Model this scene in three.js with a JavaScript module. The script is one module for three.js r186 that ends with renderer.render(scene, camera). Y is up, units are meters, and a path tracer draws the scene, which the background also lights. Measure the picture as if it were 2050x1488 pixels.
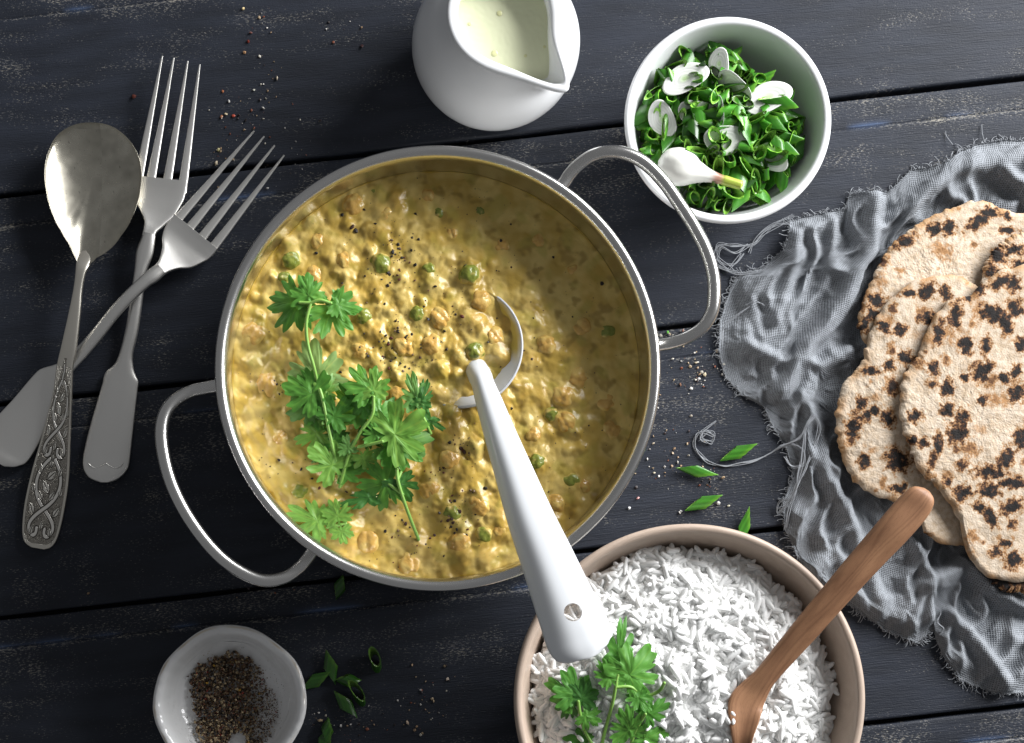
import * as THREE from 'three';
import { mergeGeometries } from 'three/addons/utils/BufferGeometryUtils.js';
import { RectAreaLightUniformsLib } from 'three/addons/lights/RectAreaLightUniformsLib.js';
import { Brush, Evaluator, SUBTRACTION } from 'three-bvh-csg';
import { createNoise2D, createNoise3D } from 'simplex-noise';

// ------------------------------------------------------------------ camera, light, exposure
// The camera looks straight down from 0.8 m with a shifted lens. One pixel of the 2050 x 1488 photograph is SC metres on the table.
const SC = 0.000245, CH = 0.8, NX = 746, NY = 1167;
const scene = new THREE.Scene();
scene.background = new THREE.Color(0.168, 0.171, 0.177);            // dim room all round
const camera = new THREE.PerspectiveCamera(2 * Math.atan(SC * 744 / CH) * 180 / Math.PI, 2050 / 1488, 0.05, 20);
camera.position.set(0, CH, 0); camera.up.set(0, 0, -1); camera.lookAt(0, 0, 0);
camera.setViewOffset(2050, 1488, 1025 - NX, 744 - NY, 2050, 1488);
const renderer = new THREE.WebGLRenderer({ antialias: true });
renderer.toneMapping = THREE.LinearToneMapping; renderer.toneMappingExposure = 1.0;
renderer.shadowMap.enabled = true;
RectAreaLightUniformsLib.init();
const MID = new THREE.Vector3((1025 - NX) * SC, 0, (744 - NY) * SC);
const LAMP_W = 1.0, LAMP_H = 0.5, LAMP_I = 25;
const lampAt = MID.clone().add(new THREE.Vector3(0.77, 0.46, -0.50).normalize().multiplyScalar(1.15));
const key = new THREE.RectAreaLight(new THREE.Color(0.985, 0.99, 1.0), LAMP_I, LAMP_W, LAMP_H);
key.position.copy(lampAt); key.lookAt(MID); scene.add(key);

// ------------------------------------------------------------------ helpers
function rng(seed) { let a = seed >>> 0; return () => { a = (a + 0x6d2b79f5) | 0; let t = Math.imul(a ^ (a >>> 15), 1 | a); t = (t + Math.imul(t ^ (t >>> 7), 61 | t)) ^ t; return ((t ^ (t >>> 14)) >>> 0) / 4294967296; }; }
const R0 = rng(11), n2 = createNoise2D(rng(5)), n3 = createNoise3D(rng(6));
const mm = 0.001, clamp = THREE.MathUtils.clamp, lerp = THREE.MathUtils.lerp, sstep = (x, a, b) => { const t = Math.min(Math.max((x - a) / (b - a), 0), 1); return t * t * (3 - 2 * t); };
const P = (px, py, h = 0) => new THREE.Vector3((px - NX) * SC * (1 - h / CH), h, (py - NY) * SC * (1 - h / CH));
const L = (px, h = 0) => px * SC * (1 - h / CH);
const used = {};
function numbered(name) { const k = used[name] = (used[name] ?? -1) + 1; return k ? name + '_' + String(k).padStart(3, '0') : name; }
function tag(o, label, category, group, kind) { if (label) o.userData.label = label; if (category) o.userData.category = category; if (group) o.userData.group = group; if (kind) o.userData.kind = kind; return o; }
function thing(name, pos, label, category, group) { const g = new THREE.Group(); g.name = numbered(name); if (pos) g.position.copy(pos); scene.add(g); return tag(g, label, category, group); }
// geometry given in world coordinates goes under a parent placed at its base
function part(name, geo, mat, parent) {
  const m = new THREE.Mesh(geo, mat); m.castShadow = m.receiveShadow = true;
  if (parent) { m.name = name; parent.updateMatrixWorld(true); geo.applyMatrix4(parent.matrixWorld.clone().invert()); parent.add(m); } else { m.name = numbered(name); scene.add(m); }
  return m;
}
function local(name, geo, mat, parent) { const m = new THREE.Mesh(geo, mat); m.castShadow = m.receiveShadow = true; m.name = name; parent.add(m); return m; }
function solo(name, geo, mat, base, label, category, group, kind) {
  geo.translate(-base.x, -base.y, -base.z);
  const m = new THREE.Mesh(geo, mat); m.castShadow = m.receiveShadow = true; m.name = numbered(name); m.position.copy(base); scene.add(m);
  return tag(m, label, category, group, kind);
}
// a grid of (nu+1) x (nv+1) points; wrap joins u = 1 to u = 0
function grid(nu, nv, f, o = {}) {
  const cu = o.wrap ? nu : nu + 1, pos = new Float32Array(cu * (nv + 1) * 3), uv = new Float32Array(cu * (nv + 1) * 2), idx = [];
  const col = o.color ? new Float32Array(cu * (nv + 1) * 3) : null;
  for (let j = 0, k = 0; j <= nv; j++) for (let i = 0; i < cu; i++, k++) {
    const u = i / nu, v = j / nv, p = f(u, v);
    pos[k * 3] = p[0]; pos[k * 3 + 1] = p[1]; pos[k * 3 + 2] = p[2];
    const t = o.uv ? o.uv(u, v, p) : [u, v]; uv[k * 2] = t[0]; uv[k * 2 + 1] = t[1];
    if (col) { const c = o.color(u, v, p); col[k * 3] = c[0]; col[k * 3 + 1] = c[1]; col[k * 3 + 2] = c[2]; }
  }
  for (let j = 0; j < nv; j++) for (let i = 0; i < nu; i++) {
    const a = j * cu + i, b = j * cu + (i + 1) % cu, c = a + cu, d = b + cu;
    if (o.flip) idx.push(a, b, c, b, d, c); else idx.push(a, c, b, b, c, d);
  }
  const g = new THREE.BufferGeometry();
  g.setAttribute('position', new THREE.BufferAttribute(pos, 3)); g.setAttribute('uv', new THREE.BufferAttribute(uv, 2));
  if (col) g.setAttribute('color', new THREE.BufferAttribute(col, 3));
  g.setIndex(idx); g.computeVertexNormals(); return g;
}
function catmull(list, t) {              // list of equal-length number arrays, t from 0 to 1
  const n = list.length - 1, x = clamp(t, 0, 1) * n, i = Math.min(Math.floor(x), n - 1), f = x - i;
  const a = list[Math.max(i - 1, 0)], b = list[i], c = list[i + 1], d = list[Math.min(i + 2, n)];
  return b.map((_, k) => 0.5 * (2 * b[k] + (c[k] - a[k]) * f + (2 * a[k] - 5 * b[k] + 4 * c[k] - d[k]) * f * f + (3 * b[k] - a[k] - 3 * c[k] + d[k]) * f * f * f));
}
// a bar along stations [px, py, half width px, centre height mm, thickness mm]; cross-section a superellipse
function ribbon(st, o = {}) {
  const m = o.m ?? st.length * 8, k = o.k ?? 20, e = o.e ?? 0.55, pts = [];
  const fine = [0]; for (let i = 1, a = st[0]; i <= 400; i++) { const b = catmull(st, i / 400); fine.push(fine[i - 1] + Math.hypot(b[0] - a[0], b[1] - a[1])); a = b; }
  const along = (t) => { const d = t * fine[400]; let i = 1; while (i < 400 && fine[i] < d) i++; return (i - 1 + (d - fine[i - 1]) / (fine[i] - fine[i - 1] || 1)) / 400; };
  for (let i = 0; i <= m; i++) {
    const s = catmull(st, o.even === false ? i / m : along(i / m)), h = s[3] * mm, c = P(s[0], s[1], h); pts.push({ c, w: Math.max(L(s[2], h), 0.00005), th: s[4] * mm * 0.5, extra: s[5] ?? 0 });
  }
  const side = new THREE.Vector3(), tan = new THREE.Vector3(), up = new THREE.Vector3(), q = new THREE.Vector3(), rows = [];
  for (let i = 0; i <= m; i++) {
    tan.subVectors(pts[Math.min(i + 1, m)].c, pts[Math.max(i - 1, 0)].c).normalize();
    side.set(-tan.z, 0, tan.x).normalize(); up.crossVectors(side, tan).normalize(); if (up.y < 0) up.negate();
    const row = [];
    for (let j = 0; j < k; j++) {
      const a = j / k * Math.PI * 2, ca = Math.cos(a), sa = Math.sin(a), x = Math.sign(ca) * Math.abs(ca) ** e, y = Math.sign(sa) * Math.abs(sa) ** e;
      q.copy(pts[i].c).addScaledVector(side, x * pts[i].w).addScaledVector(up, y * pts[i].th + (o.crown ?? 0) * mm * (1 - x * x) + (o.bend ? o.bend(i / m, x) * mm : 0));
      row.push([q.x, q.y, q.z, x * 0.5 + 0.5]);
    }
    rows.push(row);
  }
  const g = grid(k, m, (u, v) => rows[Math.round(v * m)][Math.round(u * k) % k], { wrap: true, uv: (u, v, p) => [p[3], v], flip: o.flip });
  const caps = [0, m].map((i) => {
    const c = pts[i].c, pos = [c.x, c.y, c.z], uv = [0.5, i ? 1 : 0], idx = [];
    rows[i].forEach((r) => { pos.push(r[0], r[1], r[2]); uv.push(r[3], i ? 1 : 0); });
    for (let j = 0; j < k; j++) { const a = 1 + j, b = 1 + (j + 1) % k; if ((i > 0) !== !!o.flip) idx.push(0, b, a); else idx.push(0, a, b); }
    const cg = new THREE.BufferGeometry(); cg.setAttribute('position', new THREE.Float32BufferAttribute(pos, 3)); cg.setAttribute('uv', new THREE.Float32BufferAttribute(uv, 2)); cg.setIndex(idx); cg.computeVertexNormals(); return cg;
  });
  return mergeGeometries([g, ...caps]);
}
function tube(points, r, seg = 40, rad = 12, taper) {
  const c = new THREE.CatmullRomCurve3(points, false, 'catmullrom', 0.5), g = new THREE.TubeGeometry(c, seg, r, rad, false);
  if (taper) { const p = g.attributes.position, v = new THREE.Vector3(), q = new THREE.Vector3(); for (let i = 0; i <= seg; i++) { c.getPointAt(i / seg, q); const f = taper(i / seg); for (let j = 0; j <= rad; j++) { const k = i * (rad + 1) + j; v.fromBufferAttribute(p, k).sub(q).multiplyScalar(f).add(q); p.setXYZ(k, v.x, v.y, v.z); } } g.computeVertexNormals(); }
  return g;
}
function closedTube(points, r, seg, rad) {
  const g = tube(points, r, seg, rad), a = points[0], b = points[points.length - 1];
  const cap = (p) => new THREE.SphereGeometry(r * 0.995, rad, 8).translate(p.x, p.y, p.z);
  return mergeGeometries([g, cap(a), cap(b)]);
}
function dataTex(w, h, f, srgb, wrap = THREE.RepeatWrapping) {   // f(x, y, out) writes r, g, b in 0..255
  const d = new Uint8Array(w * h * 4), o = [0, 0, 0];
  for (let y = 0, k = 0; y < h; y++) for (let x = 0; x < w; x++, k += 4) { f(x, y, o); d[k] = clamp(o[0], 0, 255); d[k + 1] = clamp(o[1], 0, 255); d[k + 2] = clamp(o[2], 0, 255); d[k + 3] = 255; }
  const t = new THREE.DataTexture(d, w, h); t.magFilter = THREE.LinearFilter; t.minFilter = THREE.LinearMipmapLinearFilter; t.generateMipmaps = true; t.wrapS = t.wrapT = wrap; if (srgb) t.colorSpace = THREE.SRGBColorSpace; t.needsUpdate = true; return t;
}
const toS = (x) => 255 * (x <= 0.0031308 ? x * 12.92 : 1.055 * Math.pow(x, 1 / 2.4) - 0.055);
const std = (r, g, b, rough, o = {}) => new THREE.MeshPhysicalMaterial({ color: new THREE.Color().setRGB(r, g, b), roughness: rough, metalness: 0, ...o });
const mix3 = (a, b, t) => [lerp(a[0], b[0], t), lerp(a[1], b[1], t), lerp(a[2], b[2], t)];
function instanced(name, geo, mat, list, parent, label, category) {   // list of {p, q, s, c}
  const im = new THREE.InstancedMesh(geo, mat, list.length), m = new THREE.Matrix4(), c = new THREE.Color();
  list.forEach((e, i) => { m.compose(e.p, e.q, e.s); im.setMatrixAt(i, m); if (e.c) im.setColorAt(i, c.setRGB(...e.c)); });
  im.castShadow = im.receiveShadow = true; im.userData.kind = 'stuff';
  if (parent) { im.name = name; parent.add(im); } else { im.name = numbered(name); scene.add(im); tag(im, label, category); }
  return im;
}
const randQ = (r) => new THREE.Quaternion().setFromEuler(new THREE.Euler(r() * 6.28, r() * 6.28, r() * 6.28));
const inPoly = (x, y, p) => { let c = false; for (let i = 0, j = p.length - 1; i < p.length; j = i++) if ((p[i][1] > y) !== (p[j][1] > y) && x < (p[j][0] - p[i][0]) * (y - p[i][1]) / (p[j][1] - p[i][1]) + p[i][0]) c = !c; return c; };
const fbm = (x, y) => n2(x, y) * 0.55 + n2(x * 2.1 + 7, y * 2.1) * 0.28 + n2(x * 4.3, y * 4.3 + 3) * 0.17;

// ------------------------------------------------------------------ the lamp whose light falls from the upper right
{
  const g = thing('softbox_lamp', lampAt, 'square white softbox lamp standing beyond the upper right of the table', 'lamp');
  g.position.copy(lampAt); g.lookAt(MID);
  const w = LAMP_W, h = LAMP_H, d = 0.16, back = -0.012;
  local('diffuser', new THREE.BoxGeometry(w, h, 0.004).translate(0, 0, back), new THREE.MeshStandardMaterial({ color: 0xffffff, emissive: 0xffffff, emissiveIntensity: 1.5, roughness: 1 }), g);
  const cloth = std(0.02, 0.02, 0.022, 0.8), sides = [];
  for (const [x, y, sx, sy] of [[0, h / 2 + 0.006, w + 0.024, 0.012], [0, -h / 2 - 0.006, w + 0.024, 0.012], [w / 2 + 0.006, 0, 0.012, h], [-w / 2 - 0.006, 0, 0.012, h]]) sides.push(new THREE.BoxGeometry(sx, sy, 0.02).translate(x, y, back));
  local('frame', mergeGeometries(sides), cloth, g);
  local('housing', new THREE.CylinderGeometry(0.08, 0.707, d, 4).rotateY(Math.PI / 4).rotateX(-Math.PI / 2).scale(w, h, 1).translate(0, 0, back - 0.012 - d / 2), cloth, g);
}

// ------------------------------------------------------------------ table of painted tongue-and-groove planks
const ANG = Math.atan(0.115);
{
  const table = new THREE.Group(); table.name = 'table_top'; table.rotation.y = ANG; scene.add(table);
  tag(table, 'worn dark navy painted plank table top under all the dishes', null, null, 'structure');
  const gaps = [-1690, -1268, -856, -440, -15, 394, 812].map((v) => v * SC), len = 0.72, cx = MID.x;
  const TW = 2048, TH = 448;
  for (let i = 0; i < gaps.length - 1; i++) {
    const z0 = gaps[i] + 0.0012, z1 = gaps[i + 1] - 0.0009, wd = z1 - z0, bead = 0.0142, s = i * 31.7;
    const visible = i >= 1;
    // one height sample per millimetre across: sloped strip, groove, face, rounded edge
    const prof = [[0, -0.012], [0, -0.0016], [0.0004, -0.0010], [0.002, -0.0007], [bead - 0.0012, -0.0005], [bead - 0.0006, -0.0012], [bead - 0.0001, -0.0010], [bead + 0.0004, -0.0001], [bead + 0.0012, 0], [wd * 0.5, 0], [wd - 0.0016, 0], [wd - 0.0006, -0.0003], [wd - 0.0001, -0.0011], [wd, -0.0020], [wd, -0.012]];
    const nl = 120, geo = grid(nl, prof.length - 1, (u, v) => {
      const q = prof[Math.round(v * (prof.length - 1))], x = cx - len / 2 + u * len;
      const wob = n2(x * 14, s + (q[0] > wd * 0.5 ? 9 : 0)) * 0.0003 * (q[0] > wd - 0.004 || q[0] < 0.003 ? 1 : 0), chip = q[0] > bead - 0.002 && q[0] < bead + 0.002 ? n2(x * 60, s + 3) * 0.00035 : 0;
      return [x, q[1] - 0.0000, z0 + q[0] + wob + chip];
    }, { uv: (u, v, p) => [u * len / 0.64, (p[2] - z0) / 0.106] });
    const wear = new Float32Array(TW * TH), bump = new Float32Array(TW * TH);
    if (visible) for (let y = 0, k = 0; y < TH; y++) for (let x = 0; x < TW; x++, k++) {
      const X = x / TW * 640, Y = y / TH * 106;                         // millimetres
      const patch = n2(X * 0.011 + s, Y * 0.05) * 0.6 + n2(X * 0.03, Y * 0.11 + s) * 0.4;
      const saw = n2(X * 0.045 + s * 2, Y * 0.012 + 40) ;               // faint cross marks of the saw
      const f = n2(X * 0.30 + s, Y * 1.25 + Math.sin(X * 0.02) * 1.5) * 0.6 + n2(X * 0.75, Y * 2.3 + s) * 0.4;
      const edge = Math.exp(-Math.abs(Y - bead * 1000 - 0.4) / 0.7) * 0.55 + Math.exp(-(106 - Y) / 30) * 0.0 + Math.exp(-Math.max(0, Y - bead * 1000) / 5) * 0.22;
      const band = Math.exp(-(((Y - 30 - 8 * Math.sin(s)) / 9) ** 2)) * 0.18;
      const t = f - (0.66 - patch * 0.42 - Math.max(0, saw) * 0.22 - edge - band);
      wear[k] = clamp(t * 3.2, 0, 1);
      const grain = n2(X * 0.04 + s, Y * 2.6) * 0.5 + n2(X * 0.12, Y * 5.5 + s) * 0.35 + n2(X * 0.9, Y * 1.1) * 0.2;
      bump[k] = 0.55 + grain * 0.22 - wear[k] * 0.28;
    }
    const cmap = visible ? dataTex(TW, TH, (x, y, o) => {
      const k = y * TW + x, X = x / TW * 640, Y = y / TH * 106, w = wear[k];
      const tone = 1 + 0.22 * n2(X * 0.02 + s, Y * 0.09) + 0.20 * (bump[k] - 0.55) * 3, blue = Math.exp(-Math.abs(Y - bead * 1000 + 1.4) / 0.9) * clamp(n2(X * 0.02 + s, 3) * 1.6 - 0.2, 0, 1);
      const base = [0.0145 * tone, 0.0178 * tone, 0.0265 * tone], pale = mix3([0.16, 0.155, 0.15], [0.27, 0.25, 0.21], clamp(0.5 + n2(X * 0.05, Y * 0.2 + s) * 0.8, 0, 1));
      let c = mix3(base, pale, w * 0.8); c = mix3(c, [0.07, 0.12, 0.24], blue * 0.7);
      o[0] = toS(c[0]); o[1] = toS(c[1]); o[2] = toS(c[2]);
    }, true, THREE.MirroredRepeatWrapping) : null;
    const bmap = visible ? dataTex(TW, TH, (x, y, o) => { o[0] = o[1] = o[2] = bump[y * TW + x] * 255; }, false, THREE.MirroredRepeatWrapping) : null;
    const mat = new THREE.MeshPhysicalMaterial({ color: visible ? 0xffffff : new THREE.Color().setRGB(0.02, 0.023, 0.032), map: cmap, bumpMap: bmap, bumpScale: 0.0006, roughness: 0.6, specularIntensity: 0.55 });
    local('plank', geo, mat, table);
  }
  local('under_board', new THREE.BoxGeometry(0.72, 0.01, 0.64).translate(cx, -0.0165, (gaps[0] + gaps[6]) / 2), std(0.008, 0.008, 0.01, 0.9), table);
}

// ------------------------------------------------------------------ shared materials
const steelBump = dataTex(256, 256, (x, y, o) => { o[0] = o[1] = o[2] = 128 + 60 * n2(x * 0.02, y * 0.9) + 40 * n2(x * 0.3 + 9, y * 0.3); });
const potSteel = new THREE.MeshPhysicalMaterial({ color: new THREE.Color().setRGB(0.66, 0.65, 0.63), metalness: 1, roughness: 0.24 });
const cutSteel = new THREE.MeshPhysicalMaterial({ color: new THREE.Color().setRGB(0.78, 0.765, 0.73), metalness: 1, roughness: 0.42, bumpMap: steelBump, bumpScale: 0.00003 });
const porcelain = std(0.76, 0.77, 0.78, 0.16);
const V2 = (a) => a.map(([x, y]) => new THREE.Vector2(x * mm, y * mm));
function spline2(list, n) { const c = new THREE.SplineCurve(V2(list)); return c.getPoints(n); }

// ------------------------------------------------------------------ steel pot
const POT = P(876.5, 737, 0.085); POT.y = 0;
const potG = thing('cooking_pot', POT, 'large round stainless steel pot holding the yellow curry, with two loop handles', 'pot');
{
  const prof = [[0, 0], [80, 0], [90, 0.6], [94.6, 3.5], [96, 9], [96, 20], [96, 50], [96, 76], [96.2, 79], [97.0, 80.8], [97.8, 82.2], [98.0, 83.6], [97.6, 85.0], [96.6, 85.8], [95.4, 86], [94.2, 85.5], [93.2, 84.4], [92.5, 82.6], [92.2, 80], [92.2, 60], [92.2, 30], [92.0, 12], [90, 7], [84, 4.4], [60, 4], [0, 4]];
  local('body', new THREE.LatheGeometry(V2(prof), 220), potSteel, potG);
  const left = [[446, 772, 72], [430, 774, 72], [412, 777, 72.5], [380, 785, 74], [346, 806, 76], [327, 838, 77.5], [324, 885, 78], [337, 950, 78], [361, 1008, 78], [396, 1064, 78], [437, 1112, 78], [480, 1144, 78], [525, 1162, 77.5], [568, 1157, 76], [598, 1138, 74], [616, 1118, 72.5], [628, 1100, 72], [638, 1086, 72]];
  const right = [[1122, 376, 72], [1131, 364, 72], [1141, 349, 72.5], [1158, 331, 74], [1186, 312, 76], [1219, 304, 77.5], [1253, 308, 78], [1290, 326, 78], [1327, 362, 78], [1360, 408, 78], [1389, 453, 78], [1414, 502, 78], [1427, 546, 78], [1430, 583, 78], [1426, 622, 77.5], [1407, 655, 76.5], [1377, 675, 75], [1345, 686, 73.5], [1318, 691, 72], [1300, 694, 72]];
  for (const h of [left, right]) part('handle', tube(h.map(([x, y, z]) => P(x, y, z * mm)), 0.00295, 160, 20), potSteel, potG);
}

// ------------------------------------------------------------------ curry
const HC = 0.061, RC = 0.0921;
const curryG = thing('curry', new THREE.Vector3(POT.x, HC, POT.z), 'thick yellow chickpea and pea curry filling the steel pot', 'curry');
const lumps = [];
{
  const r = rng(77);
  const toL = (px, py) => { const p = P(px, py, HC + 0.002); return [p.x - POT.x, p.z - POT.z]; };
  const put = (x, z, rad, pro, type, own, gap = 0.86) => {
    if (Math.hypot(x, z) > RC - rad * 0.9) return false;
    for (const l of lumps) if (Math.hypot(l.x - x, l.z - z) < (l.r + rad) * gap) return false;
    lumps.push({ x, z, r: rad, p: pro, type, own }); return true;
  };
  // peas and chickpeas seen one by one in the photograph: px, py, radius px, type (1 pea, 0 chickpea), protrusion mm
  const seen = [[940, 549, 21, 1, 4], [762, 527, 21, 1, 3.2], [950, 700, 20, 1, 3], [470, 697, 18, 1, 3], [582, 520, 19, 1, 3], [570, 556, 16, 1, 2.4], [728, 633, 19, 1, 2.6], [836, 628, 17, 1, 2.4], [1216, 663, 19, 1, 1.6], [1265, 770, 17, 1, 1.2], [1146, 964, 21, 1, 1.8], [970, 1072, 19, 1, 2.4], [1076, 925, 18, 1, 2.4], [905, 1030, 20, 1, 2.2], [512, 905, 18, 1, 2.6], [600, 985, 18, 1, 2.6], [858, 538, 15, 1, 2], [750, 378, 14, 1, .7], [960, 420, 14, 1, .8], [880, 422, 13, 1, .7], [905, 465, 14, 0, .9],
    [508, 668, 25, 0, 3.8], [492, 612, 22, 0, 3.2], [492, 842, 25, 0, 3.6], [535, 770, 26, 0, 3.2], [560, 878, 17, 0, 2.8], [598, 1000, 24, 0, 3.4], [690, 520, 22, 0, 2.6], [640, 480, 20, 0, 1.8], [770, 425, 22, 0, 1.4], [1005, 490, 20, 0, 1.2], [960, 600, 22, 0, 3], [880, 635, 24, 0, 3], [810, 690, 24, 0, 3], [865, 690, 24, 0, 3], [1095, 690, 22, 0, 3.2], [1168, 655, 22, 0, 2], [1215, 800, 26, 0, 1.6], [1225, 860, 24, 0, 1.6], [1130, 790, 24, 0, 3.2], [1135, 845, 22, 0, 3], [1070, 870, 18, 0, 2.6], [800, 790, 22, 0, 2.8], [920, 1090, 24, 0, 2.8], [900, 920, 24, 0, 2.8], [860, 980, 22, 0, 2.8], [735, 1080, 26, 0, 2.6], [820, 1130, 26, 0, 2.6], [960, 1010, 24, 0, 3.2], [1000, 1060, 18, 0, 2.2], [1110, 1010, 26, 0, 1.4], [470, 760, 18, 0, 2.2], [640, 1075, 22, 0, 2.4], [720, 700, 20, 0, 2.4], [700, 1120, 20, 0, 2.2], [1010, 1120, 18, 0, 2.4], [1170, 970, 18, 0, 1.4], [1080, 480, 17, 0, .9], [1150, 540, 17, 0, .9]];
  for (const [px, py, pr, ty, pro] of seen) { const [x, z] = toL(px, py); put(x, z, L(pr, HC), pro * mm, ty, true, 0.5); }
  for (let i = 0; i < 9000 && lumps.length < 380; i++) {
    const a = r() * 6.283, d = Math.sqrt(r()) * RC, x = Math.cos(a) * d, z = Math.sin(a) * d, lee = (x - z) / RC;      // fewer lumps break the surface toward the upper right
    const k = r(), type = k < 0.44 ? 0 : k < 0.54 ? 1 : 2, wet = sstep(lee, 0.35, 1.15);
    const rad = (type === 0 ? 4.2 + r() * 2.0 : type === 1 ? 3.4 + r() * 0.9 : 2.1 + r() * r() * 3.4) * mm, pro = (type === 2 ? 0.5 + r() * 1.3 : 1.2 + r() * 2.0) * (1 - wet * 0.72) * mm;
    put(x, z, rad, pro, type, type < 2 && r() < 0.13 && wet < 0.8, type === 2 ? 0.66 : 0.80);
  }
  lumps.forEach((l) => { l.ex = 0.8 + r() * 0.5; l.tw = r() * 3.14; l.t = r(); });
}
const LC = 0.008, lumpCells = new Map();
lumps.forEach((l) => { for (let i = Math.floor((l.x - l.r * 1.7) / LC); i <= Math.floor((l.x + l.r * 1.7) / LC); i++) for (let j = Math.floor((l.z - l.r * 1.7) / LC); j <= Math.floor((l.z + l.r * 1.7) / LC); j++) { const k = i * 1000 + j; if (!lumpCells.has(k)) lumpCells.set(k, []); lumpCells.get(k).push(l); } });
const SAUCE = [0.56, 0.36, 0.075], CHICK = [0.58, 0.33, 0.07], PEA = [0.19, 0.22, 0.035];
const LADLE = P(925, 692, HC + 0.002).sub(POT); LADLE.r = L(119, HC);
function curryAt(x, z) {                 // height above HC and colour
  const X = x * 1000, Z = z * 1000, wet = sstep((x - z) / RC, 0.4, 1.2);
  let h = (0.7 * n2(X * 0.045, Z * 0.045) + 0.65 * n2(X * 0.09 + 5, Z * 0.09) * (1 - wet * 0.6) + (0.13 * n2(X * 0.27, Z * 0.27 + 8) + 0.022 * n2(X * 0.75, Z * 0.75)) * (1 - wet * 0.75)) * mm;
  let col = SAUCE, best = 0;
  const list = lumpCells.get(Math.floor(x / LC) * 1000 + Math.floor(z / LC));
  let sum = 0; const KS = 0.0014;
  if (list) for (const l of list) {
    let dx = x - l.x, dz = z - l.z; const c = Math.cos(l.tw), s = Math.sin(l.tw), ax = (dx * c + dz * s) / l.ex, az = -dx * s + dz * c;
    const warp = 1 + 0.14 * n2(X * 0.2 + l.tw * 9, Z * 0.2), d = Math.hypot(ax, az) / (l.r * 1.12) * warp;
    if (d < 1.35) {
      const body = d < 1 ? Math.sqrt(1 - d * d) : 0, v = l.p * (l.own ? 0.7 : 1.1) * Math.pow(1 - (d / 1.35) ** 2, 1.6);
      sum += Math.exp(v / KS) - 1;
      const w = body * body * (l.type === 2 ? 0 : 0.72) * clamp(l.p / 0.0025, 0.35, 1) * (0.55 + 0.45 * n2(X * 0.35 + l.tw, Z * 0.35)); if (w > best) { best = w; col = l.type === 0 ? (l.t < 0.25 ? [0.42, 0.22, 0.05] : l.t < 0.6 ? [0.64, 0.36, 0.085] : CHICK) : PEA; }
    }
  }
  h += KS * Math.log(1 + sum);
  h += 0.0006 * sstep(Math.hypot(x, z), RC - 0.003, RC);
  { const lx = x - LADLE.x, lz = z - LADLE.z, d = Math.hypot(lx, lz) / LADLE.r, side = (lx + lz * 0.42) / (Math.hypot(lx, lz) + 1e-6) / 1.085; const nk = sstep((lx * 0.5 + lz * 0.87) / (Math.hypot(lx, lz) + 1e-6), 0.72, 0.95); if (d < 1) h -= 0.0017 * sstep(d, 0.45, 0.9) * sstep(side, -0.1, 0.5) + 0.0032 * nk * sstep(d, 0.35, 0.7); }
  const t = clamp(0.5 + 0.75 * n2(X * 0.05 + 11, Z * 0.05) + 0.35 * n2(X * 0.16, Z * 0.16 + 4), 0, 1), ol = sstep(n2(X * 0.075 + 31, Z * 0.075) + 0.4 * n2(X * 0.22, Z * 0.22 + 50), 0.25, 0.85);
  let c = mix3(mix3([0.68, 0.505, 0.155], [0.53, 0.355, 0.068], t), col, best * 0.75);
  c = mix3(c, [0.34, 0.22, 0.04], ol * 0.8); const green = sstep(n2(X * 0.07 + 60, Z * 0.07), 0.25, 0.8); c = mix3(c, [0.40, 0.33, 0.05], green * 0.5);
  const speck = n2(X * 1.3, Z * 1.3); if (speck > 0.8) c = mix3(c, [0.16, 0.12, 0.04], (speck - 0.8) * 2.2);
  return [h, c];
}
const curryY = (px, py) => { let p = P(px, py, HC); const h = curryAt(p.x - POT.x, p.z - POT.z)[0]; return HC + h; };
const curryP = (px, py, up = 0) => P(px, py, curryY(px, py) + up);
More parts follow.
